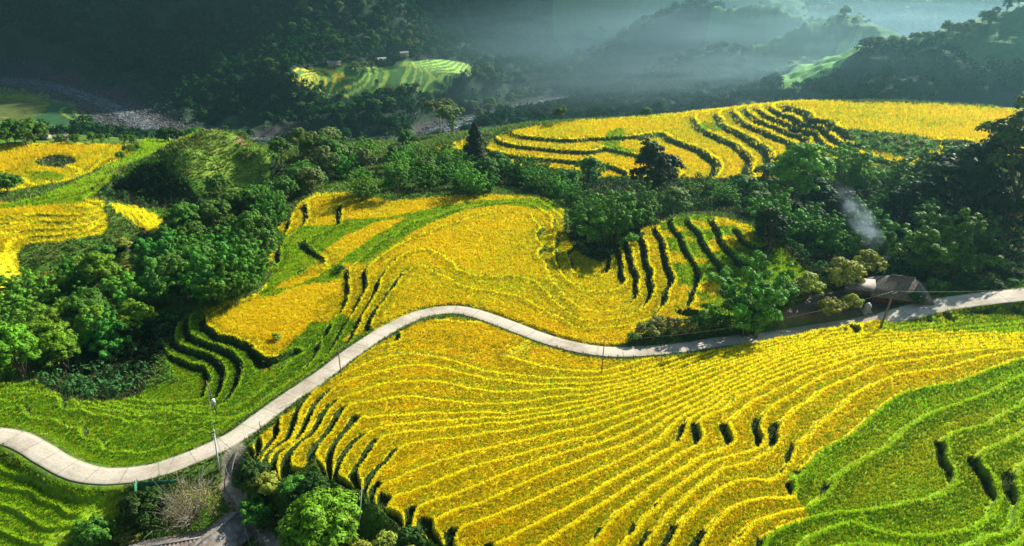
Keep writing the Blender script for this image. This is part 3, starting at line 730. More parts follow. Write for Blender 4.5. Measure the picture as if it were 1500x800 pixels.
inner = ((fr[i, j] > 0) & (fr[i, j] < np.clip(2.6 * grad[i, j] / STP[i, j], 0, .55)) & ~rim[i, j] & (n2[i, j] > -.35))[:, None]
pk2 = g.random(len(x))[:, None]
base = np.where(inner & ~gg & (pk2 < np.where(r < 135, .40, .50)[:, None]), np.array((.36, .32, .007)), base); base = np.where(inner & gg & (pk2 < .55), np.array((.10, .21, .008)), base)  # darker tufts paint shading just inside the lip, for line contrast
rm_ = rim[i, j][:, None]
base = np.where(rm_ & ~gg, np.array((.92, .82, .012)), base); base = np.where(rm_ & gg, np.array((.40, .60, .014)), base)  # rim tufts paler: the backlit glow is put into their tint
size = np.clip(r * .0034, .28, 1.25) * g.uniform(.75, 1.2, len(r)) * np.where(rim[i, j], 1.1, 1.0)
hgt = np.where(r > 200, .55, .95)
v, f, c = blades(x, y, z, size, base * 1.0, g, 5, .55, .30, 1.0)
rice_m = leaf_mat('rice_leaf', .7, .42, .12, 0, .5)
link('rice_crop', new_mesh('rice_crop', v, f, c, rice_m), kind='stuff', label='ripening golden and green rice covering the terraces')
print('rice tufts', len(x))
# rough grass on banks, verges and scrub
x, y, r, g = scatter_log(380000, 44, 400, 22)
i, j = index_of(x, y)
keep = ((~rice[i, j]) | (riser[i, j] & (STP[i, j] > 1) & (r < 250)) | shade_cut[i, j]) & (RD[i, j] > 1.72 + .5 * np.clip(n3[i, j] + .3, 0, 1) + np.where(x > 60, .6, 0)) & (HT[i, j] > -30) & (PD[i, j] > .9) & ~zn['yard'][i, j]
x, y, r, i, j = x[keep], y[keep], r[keep], i[keep], j[keep]
z = samp(HT, x, y); base = COL[i, j] * np.array((1.0, 1.1, .9))
pick = g.random(len(x))[:, None]; base = np.where(pick > .82, np.array((.20, .24, .05)), base); base = np.where(pick < .08, np.array((.22, .15, .06)), base)
size = np.clip(r * .0048, .3, 1.6) * g.uniform(.5, 1.3, len(r))
v, f, c = blades(x, y, z, size, base, g, 4, .8, .42, .75)
link('bank_grass', new_mesh('bank_grass', v, f, c, leaf_mat('grass_blade', .7, .3, .2)), kind='stuff', label='rough grass and weeds on the banks')

# ------------------------------------------------------------------ leafy crowns
def quads(ctr, nrm, size, g, aspect=.5, col=(.05, .12, .03), var=.3):
    n = len(ctr); nrm = nrm / (np.linalg.norm(nrm, axis=1)[:, None] + 1e-9)
    rv = g.normal(size=(n, 3)); t = np.cross(nrm, rv); t /= np.linalg.norm(t, axis=1)[:, None] + 1e-9; bta = np.cross(nrm, t)
    s = (size * g.uniform(.6, 1.3, n))[:, None]
    v = np.stack([ctr - t * s, ctr + bta * s * aspect, ctr + t * s, ctr - bta * s * aspect], 1)
    c = np.array(col) * g.uniform(1 - var, 1 + var, (n, 1)); c = np.repeat(c[:, None], 4, 1)
    return v.reshape(-1, 3), np.arange(n * 4).reshape(-1, 4), c.reshape(-1, 3)
def tube(P, R, sides=6):
    P = np.asarray(P, float); R = np.asarray(R, float); T = np.gradient(P, axis=0); T /= np.linalg.norm(T, axis=1)[:, None] + 1e-9
    ref = np.array([1.0, .13, .2]); A = np.cross(T, ref); A /= np.linalg.norm(A, axis=1)[:, None] + 1e-9; B = np.cross(T, A)
    an = np.linspace(0, 2 * np.pi, sides, endpoint=False)
    V = P[:, None] + R[:, None, None] * (np.cos(an)[None, :, None] * A[:, None] + np.sin(an)[None, :, None] * B[:, None])
    k = len(P); F = [(a * sides + b_, a * sides + (b_ + 1) % sides, (a + 1) * sides + (b_ + 1) % sides, (a + 1) * sides + b_) for a in range(k - 1) for b_ in range(sides)]
    V = V.reshape(-1, 3)
    V = np.vstack([V, P[0], P[-1]]); n0 = len(V) - 2
    F += [(n0, (b_ + 1) % sides, b_, n0) for b_ in range(0)]
    F += [(n0 + 1, n0 + 1, (k - 1) * sides + b_, (k - 1) * sides + (b_ + 1) % sides) for b_ in range(0)]
    # caps as quads over pairs of sides
    for base_, flip in ((0, True), ((k - 1) * sides, False)):
        for b_ in range(0, sides, 2):
            q = (n0 + (0 if base_ == 0 else 1), base_ + b_, base_ + (b_ + 1) % sides, base_ + (b_ + 2) % sides)
            F.append(q[::-1] if flip else q)
    return V, np.array(F)
def merge(parts):
    vs, fs, o = [], [], 0
    for V, F in parts: vs.append(V); fs.append(F + o); o += len(V)
    return np.vstack(vs), np.vstack(fs)
bark = simple_mat('bark', (.17, .13, .09), .9, .5, 4, bump=.4)
pale_bark = simple_mat('pale_bark', (.38, .33, .26), .9, .4, 4)
culm_m = simple_mat('bamboo_culm', (.16, .22, .06), .5, .3, 2)
LM = leaf_mat('tree_leaf', .55, .20, .12, .022)

def tuft(c0, r, m, g, up=.35, ls=1.0):
    """a leafy tuft: leaves over the upper and outer side of a small ball"""
    o = g.normal(size=(m, 3)); o /= np.linalg.norm(o, axis=1)[:, None]; o[:, 2] = np.where(o[:, 2] < -.35, -o[:, 2], o[:, 2])
    q = r * g.uniform(.6, 1.1, m)
    return c0 + o * q[:, None] * np.array([1, 1, .85]), o * 1.4 + np.array([0, 0, up]) + g.normal(size=(m, 3)) * .30
def bamboo(seed, H=1.0, R=.46, nc=34, per=52, ls=.021, col=(.045, .125, .028)):
    """unit-height clump of arching plumes hung with leafy tufts"""
    g = np.random.default_rng(seed); cs, ns, cl = [], [], []; culms = []
    for k in range(nc):
        ph = g.uniform(0, 2 * np.pi); rho = R * math.sqrt(g.uniform(.0, 1)); hk = H * g.uniform(.72, 1.0) * (1.02 - .30 * (rho / R) ** 2)
        if g.random() < .35: hk *= g.uniform(.4, .8)
        dirv = np.array([math.cos(ph), math.sin(ph), 0])
        b0 = dirv * rho * .3 + np.array([g.normal() * .03, g.normal() * .03, 0])
        t = np.linspace(0, 1, 9)
        P = b0 + dirv * (rho * .8 * t ** 1.7)[:, None]; P[:, 2] = hk * (1.10 * t - .14 * t ** 4 * (1 + rho / R))
        culms.append(tube(P[:6], np.linspace(.008, .004, 6), 4))
        kv = g.uniform(.75, 1.3)
        for tt_ in np.linspace(.34, 1.0, 7) + g.normal(size=7) * .03:
            c0 = np.array([np.interp(tt_, t, P[:, q]) for q in range(3)]) + g.normal(size=3) * np.array([.035, .035, .01])
            r = g.uniform(.045, .075) * (1.15 - .45 * tt_)
            c_, n_ = tuft(c0, r, per, g); cs.append(c_); ns.append(n_); cl.append(np.full(per, kv * g.uniform(.85, 1.15)))
    ctr = np.vstack(cs); nn = np.vstack(ns); kv = np.concatenate(cl)
    ctr[:, 2] = np.maximum(ctr[:, 2], .03)
    v, f, c = quads(ctr, nn, np.full(len(ctr), ls), g, .45, col, .3); c = c * np.repeat(kv, 4)[:, None]
    return (v, f, c), merge(culms)
def broad(seed, R=.42, z0=.13, nl=26, per=420, ls=.021, col=(.05, .12, .03), flat=1.0, lobe=.15, trunk_r=.022, gap=0.0):
    g = np.random.default_rng(seed); cs, ns, kv = [], [], []; limbs = []
    top = 1.0; cz = (top + z0) / 2; rz = (top - z0) / 2 * flat
    P = np.array([[0, 0, -.04], [g.normal() * .01, g.normal() * .01, z0 * .6], [g.normal() * .02, g.normal() * .02, z0 + .1], [g.normal() * .03, g.normal() * .03, cz + .1]])
    limbs.append(tube(P, [trunk_r * 1.25, trunk_r, trunk_r * .75, trunk_r * .3], 8))
    for k in range(nl):
        d = g.normal(size=3); d /= np.linalg.norm(d); 
        if d[2] < -.5: d[2] *= -.6
        q = g.uniform(.45, 1) ** .6
        lr = lobe * g.uniform(.65, 1.25)
        c0 = np.array([d[0] * (R - lr * .6) * q, d[1] * (R - lr * .6) * q, cz + d[2] * (rz - lr * .6) * q])
        a = P[2] + (P[3] - P[2]) * g.uniform(-.3, .8)
        limbs.append(tube([a, a * .5 + c0 * .5 + np.array([0, 0, -.03]), c0], [trunk_r * .5, trunk_r * .3, trunk_r * .12], 5))
        kk_ = g.uniform(.78, 1.25)
        nt_ = 9; m = max(6, int(per * (lr / lobe) ** 2 / nt_))
        for q_ in range(nt_):
            o = g.normal(size=3); o /= np.linalg.norm(o); o[2] = abs(o[2]) if o[2] < -.4 else o[2]
            c_, n_ = tuft(c0 + o * lr * g.uniform(.55, .95) * np.array([1, 1, .8]), lr * g.uniform(.30, .46), m, g, .3); cs.append(c_); ns.append(n_ + o * .5); kv.append(np.full(m, kk_ * g.uniform(.85, 1.15)))
    ctr = np.vstack(cs); nn = np.vstack(ns); kv = np.concatenate(kv)
    v, f, c = quads(ctr, nn, np.full(len(ctr), ls), g, .6, col, .3); c = c * np.repeat(kv, 4)[:, None]
    return (v, f, c), merge(limbs)
def conifer(seed, col=(.018, .055, .02)):
    g = np.random.default_rng(seed); m = 6500; t = g.uniform(.1, 1, m); ph = g.uniform(0, 2 * np.pi, m)
    rad = (.27 * (1 - t) ** .7 + .02) * (1 + .25 * np.sin(t * 40) + .25 * np.sin(ph * 5 + t * 14)) * g.uniform(.3, 1, m) ** .5
    ctr = np.stack([np.cos(ph) * rad, np.sin(ph) * rad, t - rad * .15], 1); nn = np.stack([np.cos(ph), np.sin(ph), np.full(m, .6)], 1) + g.normal(size=(m, 3)) * .4
    v, f, c = quads(ctr, nn, np.full(m, .024), g, .5, col, .4)
    return (v, f, c), tube([[0, 0, -.03], [0, 0, .5], [0, 0, .98]], [.03, .02, .004], 8)
def bare(seed, n=60):
    g = np.random.default_rng(seed); tb = []
    for k in range(n):
        ph = g.uniform(0, 2 * np.pi); el = g.uniform(.35, 1.3); ln = g.uniform(.6, 1.0); d = np.array([math.cos(ph) * math.cos(el), math.sin(ph) * math.cos(el), math.sin(el)])
        a = d * ln * .08; b_ = d * ln * .55 + g.normal(size=3) * .05; e = d * ln + g.normal(size=3) * .08
        tb.append(tube([a, b_, e], [.012, .006, .002], 4))
        for q in range(5):
            s0 = b_ + (e - b_) * g.random(); s1 = s0 + d * .15 + g.normal(size=3) * .13; tb.append(tube([s0, (s0 + s1) / 2 + g.normal(size=3) * .02, s1], [.004, .003, .001], 3 if 0 else 4))
    m = 2600; o = g.normal(size=(m, 3)); o[:, 2] = abs(o[:, 2]); o /= np.linalg.norm(o, axis=1)[:, None]; ctr = o * (g.uniform(.35, 1, m) ** .6)[:, None] * np.array([.62, .62, .9]); ctr[:, 2] += .08
    v, f, c = quads(ctr, o + g.normal(size=(m, 3)), np.full(m, .016), g, .5, (.26, .25, .13), .4)
    return (v, f, c), merge(tb)

PROTO = {}
def proto(key, variants, trunk_mat, kind_name):
    L_ = []
    for (lv, tr) in variants:
        cm = new_mesh(kind_name + '_crown', lv[0], lv[1], lv[2] * np.array((1.25, 1.05, .65)), LM); tm = new_mesh(kind_name + '_trunk', tr[0], tr[1], None, trunk_mat)
        L_.append((cm, tm))
    PROTO[key] = (kind_name, L_)
GB = (.065, .23, .022)
proto('bamboo', [bamboo(s, col=GB) for s in (1, 2, 3, 4)], culm_m, 'bamboo_clump')
proto('bamboo_lt', [bamboo(s, R=.5, col=(.11, .31, .035)) for s in (5, 6)], culm_m, 'bamboo_clump')
proto('plume', [bamboo(s, R=.36, nc=18, per=60, ls=.024, col=(.065, .26, .045)) for s in (7, 8, 9)], culm_m, 'bamboo_clump')
proto('broad', [broad(s, col=(.062, .185, .028)) for s in (11, 12, 13)], bark, 'broadleaf_tree')
proto('broad_lt', [broad(s, col=(.11, .28, .02)) for s in (14, 15)], bark, 'broadleaf_tree')
proto('broad_dk', [broad(s, nl=34, per=330, lobe=.13, z0=.1, col=(.018, .060, .016)) for s in (16, 17)], bark, 'broadleaf_tree')
proto('pale', [broad(s, col=(.12, .20, .07), ls=.023) for s in (18, 19)], pale_bark, 'broadleaf_tree')
proto('open', [broad(s, R=.36, z0=.25, nl=32, per=190, lobe=.10, ls=.018, col=(.05, .12, .02), trunk_r=.016) for s in (20, 21)], bark, 'broadleaf_tree')
proto('umbrella', [broad(22, R=.42, z0=.5, nl=16, per=230, lobe=.13, flat=.8, col=(.09, .13, .055))], pale_bark, 'broadleaf_tree')
proto('conifer', [conifer(23)], bark, 'conifer_tree')
proto('bush', [broad(s, R=.62, z0=-.05, nl=18, per=260, lobe=.27, ls=.042, col=(.06, .19, .03), trunk_r=.03) for s in (24, 25, 26)], bark, 'bush')
proto('bush_lt', [broad(s, R=.62, z0=-.05, nl=18, per=260, lobe=.27, ls=.042, col=(.24, .33, .06), trunk_r=.03) for s in (27, 28)], bark, 'bush')
proto('bush_pale', [broad(s, R=.62, z0=-.05, nl=18, per=260, lobe=.25, ls=.04, col=(.20, .26, .09), trunk_r=.03) for s in (29,)], bark, 'bush')
proto('bush_dk', [broad(s, R=.62, z0=-.05, nl=18, per=260, lobe=.27, ls=.042, col=(.03, .09, .02), trunk_r=.03) for s in (31, 32)], bark, 'bush')
proto('bare', [bare(30)], pale_bark, 'bare_shrub')

HF = HT
PLACED = []
def plant(key, u, v, h, label=None, cat=None, group=None, z=None, rw=1.0, xy=None):
    kind, vs = PROTO[key]
    if xy is None:
        if z is not None: p = at(u, v, z)[:2]
        else: p = hit(u, v, HF)
        if p is None: return None
    else: p = xy
    zz = float(samp(HF, p[0], p[1]))
    cm, tm = vs[len(PLACED) % len(vs)]
    root = bpy.data.objects.new(kind, None); C.objects.link(root); root.location = (p[0], p[1], zz - .15)
    root.empty_display_size = .5
    sw = h * rw * random.uniform(.93, 1.08); root.scale = (sw, sw, h); root.rotation_euler = (0, 0, random.uniform(0, 6.28))
    c_ = bpy.data.objects.new('crown', cm); C.objects.link(c_); c_.parent = root
    t_ = bpy.data.objects.new('stems' if 'bamboo' in kind or 'bush' in kind or 'shrub' in kind else 'trunk', tm); C.objects.link(t_); t_.parent = root
    root['category'] = cat or {'bamboo_clump': 'bamboo', 'broadleaf_tree': 'tree', 'conifer_tree': 'tree', 'bush': 'bush', 'bare_shrub': 'bush'}[kind]
    if label: root['label'] = label
    if group: root['group'] = group
    PLACED.append((root, p[0], p[1], h)); return root
ORD = 'first second third fourth fifth sixth seventh eighth ninth tenth eleventh twelfth thirteenth fourteenth fifteenth sixteenth seventeenth eighteenth nineteenth'.split()
def ordinal(k):
    if k < 19: return ORD[k]
    tens = {1: 'twent', 2: 'twent', 3: 'thirt', 4: 'fort', 5: 'fift'}; k += 1
    if k % 10 == 0: return tens[k // 10] + 'ieth'
    return tens[k // 10] + 'y-' + ORD[k % 10 - 1]
def project(x, y, z):
    dz = z - HC; cz_ = y * cp - dz * sp; cy_ = y * sp + dz * cp
    return W0 / 2 + F0 * x / cz_, H0 / 2 - F0 * cy_ / cz_
def label_row(roots, what, group):
    """what: 'bamboo ... {o} from the left ...'"""
    roots = [r_ for r_ in roots if r_ is not None]
    roots.sort(key=lambda o: project(*o.location)[0])
    for k, o in enumerate(roots): o['label'] = what.format(o=ordinal(k)); o['group'] = group
def grove(keys, poly, n, h0, h1, z=None, dmin=4.0, seed=0, rw=1.0):
    g = random.Random(seed); P = world_poly(poly, z); xs = [p[0] for p in P]; ys = [p[1] for p in P]; res = []; tries = 0; mine = []
    while len(res) < n and tries < 6000:
        tries += 1; x = g.uniform(min(xs), max(xs)); y = g.uniform(min(ys), max(ys))
        if not inpoly(np.array([x]), np.array([y]), P)[0]: continue
        if any((x - a) ** 2 + (y - b_) ** 2 < dmin * dmin for a, b_ in mine): continue
        mine.append((x, y)); res.append(plant(g.choice(keys), 0, 0, g.uniform(h0, h1), xy=(x, y), rw=rw))
    return res
# ------------------------------------------------------------------ single trees the photo picks out
plant('bamboo', 1094, 485, 19, 'big plumed bamboo clump standing at the road edge below the bowl of terraces', rw=1.1)
plant('bamboo', 1378, 412, 19, 'broad bamboo clump with drooping plumes right of the thatched house', rw=1.15)
plant('bamboo', 893, 362, 19, 'tall dark bamboo clump at the back of the terraced bowl, nearest its shaded floor', z=-5)
plant('bamboo', 938, 338, 16, 'bamboo clump right of the tallest one behind the terraced bowl', z=-4)
plant('bamboo', 858, 340, 14, 'bamboo clump at the left corner behind the shaded bowl', z=-5)
plant('broad_dk', 955, 305, 24, 'very dark round tree rising behind the bowl and below the far golden ridge', z=-6, rw=1.0)
plant('broad_lt', 1156, 330, 25, 'bright yellow-green tree in front of the striped end of the far ridge', z=-5, rw=.95)
plant('bamboo_lt', 1238, 288, 20, 'feathery bamboo clump under the green patch of the far golden ridge', z=-4, rw=1.1)
plant('open', 1462, 350, 39, 'tallest open-branched tree at the right edge of the photo', z=5, rw=.9)
plant('broad_dk', 1405, 345, 30, 'large dark tree just left of the tallest tree at the right edge', z=4, rw=1.0)
plant('conifer', 697, 244, 20, 'dark pointed tree at the left foot of the far golden ridge', z=-14, rw=1.0)
plant('umbrella', 645, 205, 24, 'pale flat-topped tree standing above the wood in the middle of the valley', z=-32)
plant('pale', 662, 222, 18, 'whitish spreading tree just below the flat-topped one', z=-30, rw=1.2)
plant('pale', 985, 318, 10, 'pale grey-flowered tree at the back rim of the terraced bowl', z=-3, rw=1.3)
plant('broad', 322, 296, 15, 'dark green tree climbing the shaded flank of the round grassy hill', z=-8, rw=.8)
plant('bamboo', 505, 262, 14, 'bamboo clump at the end of the wood right of the grassy hill', z=-12)
plant('broad_lt', 476, 822, 10.5, 'rounded yellow-green tree at the bottom edge below the golden fingers', rw=1.3)
plant('bare', 284, 762, 7.5, 'grey twiggy bare shrub beside the road above the tin roofs', rw=1.0)
plant('bush_dk', 222, 768, 6, 'dark leafy bush hung with creeper left of the twiggy shrub')
plant('bush', 146, 800, 5, 'loose green bush in the bottom left corner by the tin roofs')
plant('bush_pale', 190, 800, 4, 'straggly olive bush between the loose bush and the tin roofs')
plant('bush_lt', 1180, 445, 6, 'pale green bush left of the thatched house', z=3)
plant('bush_lt', 1228, 430, 8, 'tall light green bush behind the ridge of the thatched house porch', z=3)
plant('bush_lt', 1268, 412, 7, 'light bush right behind the thatched house where the smoke rises', z=3.5)
plant('bush_lt', 1216, 462, 4.5, 'yellow-green bush in front of the thatched house beside the yard', z=2.5)
plant('bush', 1150, 450, 5, 'green bush between the roadside bamboo and the yard', z=3)
plant('bush_lt', 404, 495, 2.0, 'small round bush standing alone in the western golden field', z=-4.4)
plant('bush', 498, 398, 2.6, 'small bush at the pointed end of the green stripe', z=-4.5)
plant('bush', 18, 300, 9, 'dark shrub at the left edge above the left golden terraces', z=-12, rw=1.2)
plant('bush', 350, 305, 12, 'leafy green bush at the right foot of the grassy hill shadow', z=-9)

ROADC = 'reed bushes along the upper road edge'
label_row([plant(k, u, v, h, rw=1.1) for k, u, v, h in (('bush_pale', 948, 494, 3.6), ('bush', 928, 500, 2.2), ('bush_pale', 972, 490, 4.6), ('bush_pale', 1000, 488, 4.4), ('bush', 1024, 487, 4), ('bush', 1050, 486, 3.6))],
          'weedy roadside bush, {o} from the left in the row before the big roadside bamboo', ROADC)
# ------------------------------------------------------------------ groves
label_row(grove(['plume', 'plume', 'bamboo', 'broad'], [(225, 425), (255, 355), (290, 335), (350, 330), (400, 365), (408, 405), (380, 442), (300, 462), (235, 470)], 30, 11.5, 17, dmin=4.6, seed=3),
          'tall teal-green plumed tree in the main left grove, {o} from the left of it', 'plumed trees of the main left grove')
label_row(grove(['bamboo', 'plume', 'bamboo_lt', 'broad', 'broad_lt'], [(-20, 520), (-20, 455), (60, 425), (120, 415), (200, 405), (235, 455), (225, 495), (170, 520), (110, 560), (0, 572)], 32, 9, 14.5, dmin=4.4, seed=4),
          'bushy tree in the lower left grove above the green fields, {o} from the left', 'trees of the lower left grove')
label_row(grove(['bush', 'bush_lt'], [(20, 430), (100, 395), (190, 365), (215, 390), (120, 420), (60, 440)], 11, 3, 6, dmin=4, seed=5),
          'low bush on the scrubby slope under the left golden terraces, {o} from the left', 'bushes on the scrubby slope')
label_row(grove(['broad', 'bush', 'bamboo'], [(380, 300), (420, 262), (450, 262), (440, 300), (410, 330), (392, 350), (345, 300)], 12, 9, 13, dmin=4.5, seed=6),
          'dark tree between the grassy hill and the golden hill, {o} from the left', 'trees between the two hills')
label_row(grove(['pale', 'broad', 'bamboo_lt', 'broad'], [(405, 262, -14), (430, 235, -18), (520, 232, -18), (560, 240, -16), (540, 268, -12), (480, 290, -8), (440, 285, -8)], 17, 11, 16, dmin=6, seed=7),
          'tree in the wood right of the grassy hill, {o} from the left', 'trees of the wood right of the grassy hill')
label_row(grove(['bamboo', 'bamboo_lt', 'broad', 'bamboo'], [(520, 310, -9), (540, 285, -12), (700, 270, -14), (840, 285, -12), (850, 315, -9), (780, 306, -9), (720, 303, -9), (640, 307, -9), (570, 314, -8)], 24, 9.5, 13, dmin=5.5, seed=8),
          'leafy tree in the belt behind the crest of the golden hill, {o} from the left', 'belt of trees behind the golden hill')
label_row(grove(['bamboo_lt', 'bamboo_lt', 'broad'], [(560, 262, -16), (590, 232, -18), (690, 238, -16), (700, 262, -14), (640, 268, -14)], 12, 9, 13, dmin=5.5, seed=9),
          'light green bamboo of the upper belt left of the pointed tree, {o} from the left', 'upper belt of light bamboo')
label_row(grove(['broad', 'bamboo', 'bamboo_lt'], [(700, 272, -15), (760, 262, -16), (900, 272, -14), (890, 300, -10), (800, 300, -12)], 10, 9, 13, dmin=6, seed=10),
          'tree directly below the left stripes of the far ridge, {o} from the left', 'trees below the left end of the far ridge')
label_row(grove(['broad', 'bamboo_lt', 'bush', 'bamboo'], [(985, 320, -5), (1000, 290, -8), (1120, 285, -8), (1180, 300, -5), (1140, 330, -3), (1060, 315, -2)], 13, 7, 11, dmin=5, seed=11),
          'tree between the terraced bowl and the far ridge, {o} from the left', 'trees between the bowl and the far ridge')
label_row(grove(['bamboo', 'bamboo', 'broad_dk', 'plume'], [(1120, 400, 4), (1130, 345, 0), (1200, 320, -3), (1290, 330, -3), (1300, 390, 3), (1230, 400, 4)], 17, 11, 17, dmin=6, seed=12),
          'tree in the dark wood behind the thatched house, {o} from the left', 'trees of the wood behind the house')
label_row(grove(['broad_dk', 'broad', 'bamboo'], [(1290, 330, 0), (1300, 285, -3), (1380, 280, 0), (1500, 320, 7), (1560, 380, 5), (1460, 412, 5), (1420, 390, 4), (1360, 350, 3)], 12, 12, 18, dmin=7, seed=13),
          'dark tree of the wood on the right edge, {o} from the left', 'trees of the right edge wood')
label_row(grove(['bush', 'bush_dk', 'bush_lt'], [(370, 712), (420, 722), (470, 730), (540, 770), (600, 800), (640, 830), (560, 860), (420, 800), (370, 760)], 18, 2.5, 4.5, dmin=2.6, seed=14),
          'low shrub in the shaded gully under the golden fingers, {o} from the left', 'shrubs in the gully')
plant('bush_lt', 1245, 452, 3.8, 'light bush directly below the porch of the thatched house', z=3.5)
plant('bush_dk', 1338, 448, 3.2, 'dark bush at the right front corner of the thatched house', z=5)
label_row(grove(['bush', 'bush_dk'], [(1300, 438, 4), (1350, 425, 4.5), (1450, 415, 5), (1500, 405, 6), (1500, 420, 8), (1420, 432, 6.5), (1340, 440, 5)], 9, 2.2, 4, dmin=3.5, seed=15),
          'low bush on the bank above the right stretch of road, {o} from the left', 'bushes above the right stretch of road')
label_row(grove(['bush', 'broad', 'bush_dk'], [(235, 197, -15), (300, 185, -18), (380, 192, -16), (400, 205, -14), (330, 200, -14), (240, 208, -14)], 10, 7, 10, dmin=7, seed=16),
          'tree showing behind the top of the grassy hill, {o} from the left', 'trees behind the grassy hill')
label_row(grove(['broad', 'bush'], [(-20, 212, -16), (0, 205, -18), (55, 210, -16), (55, 216, -15), (0, 220, -15)], 7, 9, 13, dmin=6, seed=17),
          'dark tree at the far left rim of the golden plateau, {o} from the left', 'trees at the left rim of the plateau')
label_row(grove(['bush', 'bush', 'broad'], [(70, 208, -16), (190, 203, -18), (230, 206, -16), (200, 214, -15), (100, 212, -15)], 9, 4, 6.5, dmin=6, seed=18),
          'small tree on the back rim of the golden plateau, {o} from the left', 'small trees on the plateau rim')
label_row([plant('bush', u, v, h, z=-15) for u, v, h in ((178, 236, 4), (190, 228, 5), (200, 222, 4))], 'bush where plateau meets the grassy hill, {o} from the left', 'bushes at the foot of the long slope')
label_row([plant(k, u, v, h) for k, u, v, h in (('broad', 820, 182, 10), ('broad', 968, 166, 13), ('pale', 1060, 156, 12), ('bush', 945, 172, 6), ('bush', 1000, 165, 5))],
          'crown peeping over the crest of the far golden ridge, {o} from the left', 'crowns behind the far ridge')
label_row([plant('bush_lt', u, v, h * .8, rw=1.6) for u, v, h in ((1268, 200, 1.6), (1300, 206, 2.2), (1330, 214, 2.4), (1350, 210, 1.8), (1318, 220, 2), (1285, 212, 1.8))],
          'low bush in the green patch on the far golden ridge, {o} from the left', 'bushes in the green patch of the far ridge')
# sunlit trees round the terraced knoll across the river
label_row(grove(['broad', 'pale'], [(690, 118), (715, 112), (745, 135), (755, 165), (700, 180), (685, 150)], 14, 11, 15, dmin=8, seed=19),
          'hazy sunlit tree on the right end of the terraced knoll, {o} from the left', 'trees on the right end of the knoll')
label_row(grove(['broad', 'broad', 'pale'], [(400, 140), (470, 142), (560, 142), (680, 142), (690, 160), (560, 168), (400, 165)], 26, 10, 13, dmin=8, seed=20),
          'tree on the bank below the terraced knoll, {o} from the left', 'trees below the terraced knoll')
label_row(grove(['broad', 'pale'], [(395, 100), (425, 98), (428, 135), (395, 140)], 6, 10, 13, dmin=7, seed=21),
          'tree at the left end of the terraced knoll, {o} from the left', 'trees at the left end of the knoll')
label_row([plant(k, u, v, h) for k, u, v, h in (('pale', 512, 108, 9), ('pale', 522, 106, 10), ('pale', 534, 105, 11), ('broad', 544, 103, 9), ('broad', 472, 128, 7), ('broad', 552, 126, 7))],
          'small tree standing in the knoll terraces, {o} from the left', 'trees in the knoll terraces')
label_row(grove(['broad', 'broad', 'pale'], [(430, 20), (500, 5), (600, 40), (620, 70), (590, 82), (500, 75), (430, 70)], 26, 11, 15, dmin=10, seed=22),
          'sun-touched tree on the wooded slope above the knoll, {o} from the left', 'trees on the slope above the knoll')
label_row([plant(('broad', 'pale', 'broad_lt')[k % 3], u, v, 10 + (k * 7 % 5) * 1.3) for k, (u, v) in enumerate(((822, 122), (835, 112), (848, 102), (860, 95), (873, 84), (886, 77), (900, 68), (914, 58), (928, 48), (943, 40), (958, 30), (972, 22), (988, 14), (1004, 10), (1150, 4), (1185, 8), (1215, 16), (1235, 30), (1250, 42)))],  # paler crowns mixed in so the crest looks sunlit
          'crest tree of the dark middle spur, {o} from the left', 'crest trees of the middle spur')
label_row([plant(('broad_lt', 'broad', 'pale', 'broad')[k % 4], u, v, 8 + (k * 7 % 5) * 1.4) for k, (u, v) in enumerate(((1262, 82), (1275, 72), (1283, 78), (1290, 72), (1306, 73), (1314, 80), (1322, 74), (1338, 71), (1346, 76), (1354, 66), (1370, 60), (1378, 66), (1386, 54), (1402, 50), (1411, 56), (1420, 42), (1438, 35), (1446, 40), (1456, 27), (1474, 19), (1492, 10)))],  # light leaf colours stand in for sun on this crest
          'crest tree of the dark right-hand spur, {o} from the left', 'crest trees of the right spur')
print('planted', len(PLACED))

# ------------------------------------------------------------------ far woods: thousands of crowns in one mass
FM = leaf_mat('forest_leaf', .9, .12, .0)
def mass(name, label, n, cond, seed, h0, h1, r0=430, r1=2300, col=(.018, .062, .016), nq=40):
    g = np.random.default_rng(seed)
    r = np.exp(g.uniform(math.log(r0), math.log(r1), n)); a = g.uniform(-.80, .80, n); x = r * np.sin(a); y = r * np.cos(a)
    i, j = index_of(x, y); k = cond(i, j, x, y); x, y, i, j, r = x[k], y[k], i[k], j[k], r[k]
    z = samp(HF, x, y); m = len(x); h = g.uniform(h0, h1, m) * np.clip(r / 800, .8, 2.0)
    o = g.normal(size=(m, nq, 3)); o /= np.linalg.norm(o, axis=2)[..., None]; o[..., 2] = np.where(o[..., 2] < -.2, -o[..., 2], o[..., 2])
    rad = g.uniform(.7, 1.05, (m, nq, 1)) * (h[:, None, None] * .46)
    ctr = o * rad * np.array([1, 1, 1.15]) + np.stack([x, y, z + h * .42], 1)[:, None]
    nn = o + g.normal(size=o.shape) * .18
    v, f, c = quads(ctr.reshape(-1, 3), nn.reshape(-1, 3), np.repeat(h * .12, nq), g, .75, col, .3)
    c = c * np.repeat(g.uniform(.7, 1.3, m), nq * 4)[:, None]
    print(name, m)
    link(name, new_mesh(name, v, f, c, FM), kind='stuff', label=label)
open_ground = rice | river_bed | zn['ft1'] | zn['vfield'] | (side > .3)
pn = fbm(GX, GY, 90.0, 71, 3)
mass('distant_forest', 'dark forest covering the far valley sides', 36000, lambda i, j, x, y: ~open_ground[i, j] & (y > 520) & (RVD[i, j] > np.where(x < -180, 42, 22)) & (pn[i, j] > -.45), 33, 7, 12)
mass('valley_scrub', 'scattered scrub along the valley floor', 2500, lambda i, j, x, y: ~(rice | zn['vfield'])[i, j] & (RVD[i, j] > 24) & (RVD[i, j] < 60), 34, 3, 6, 480, 950, (.04, .07, .03))
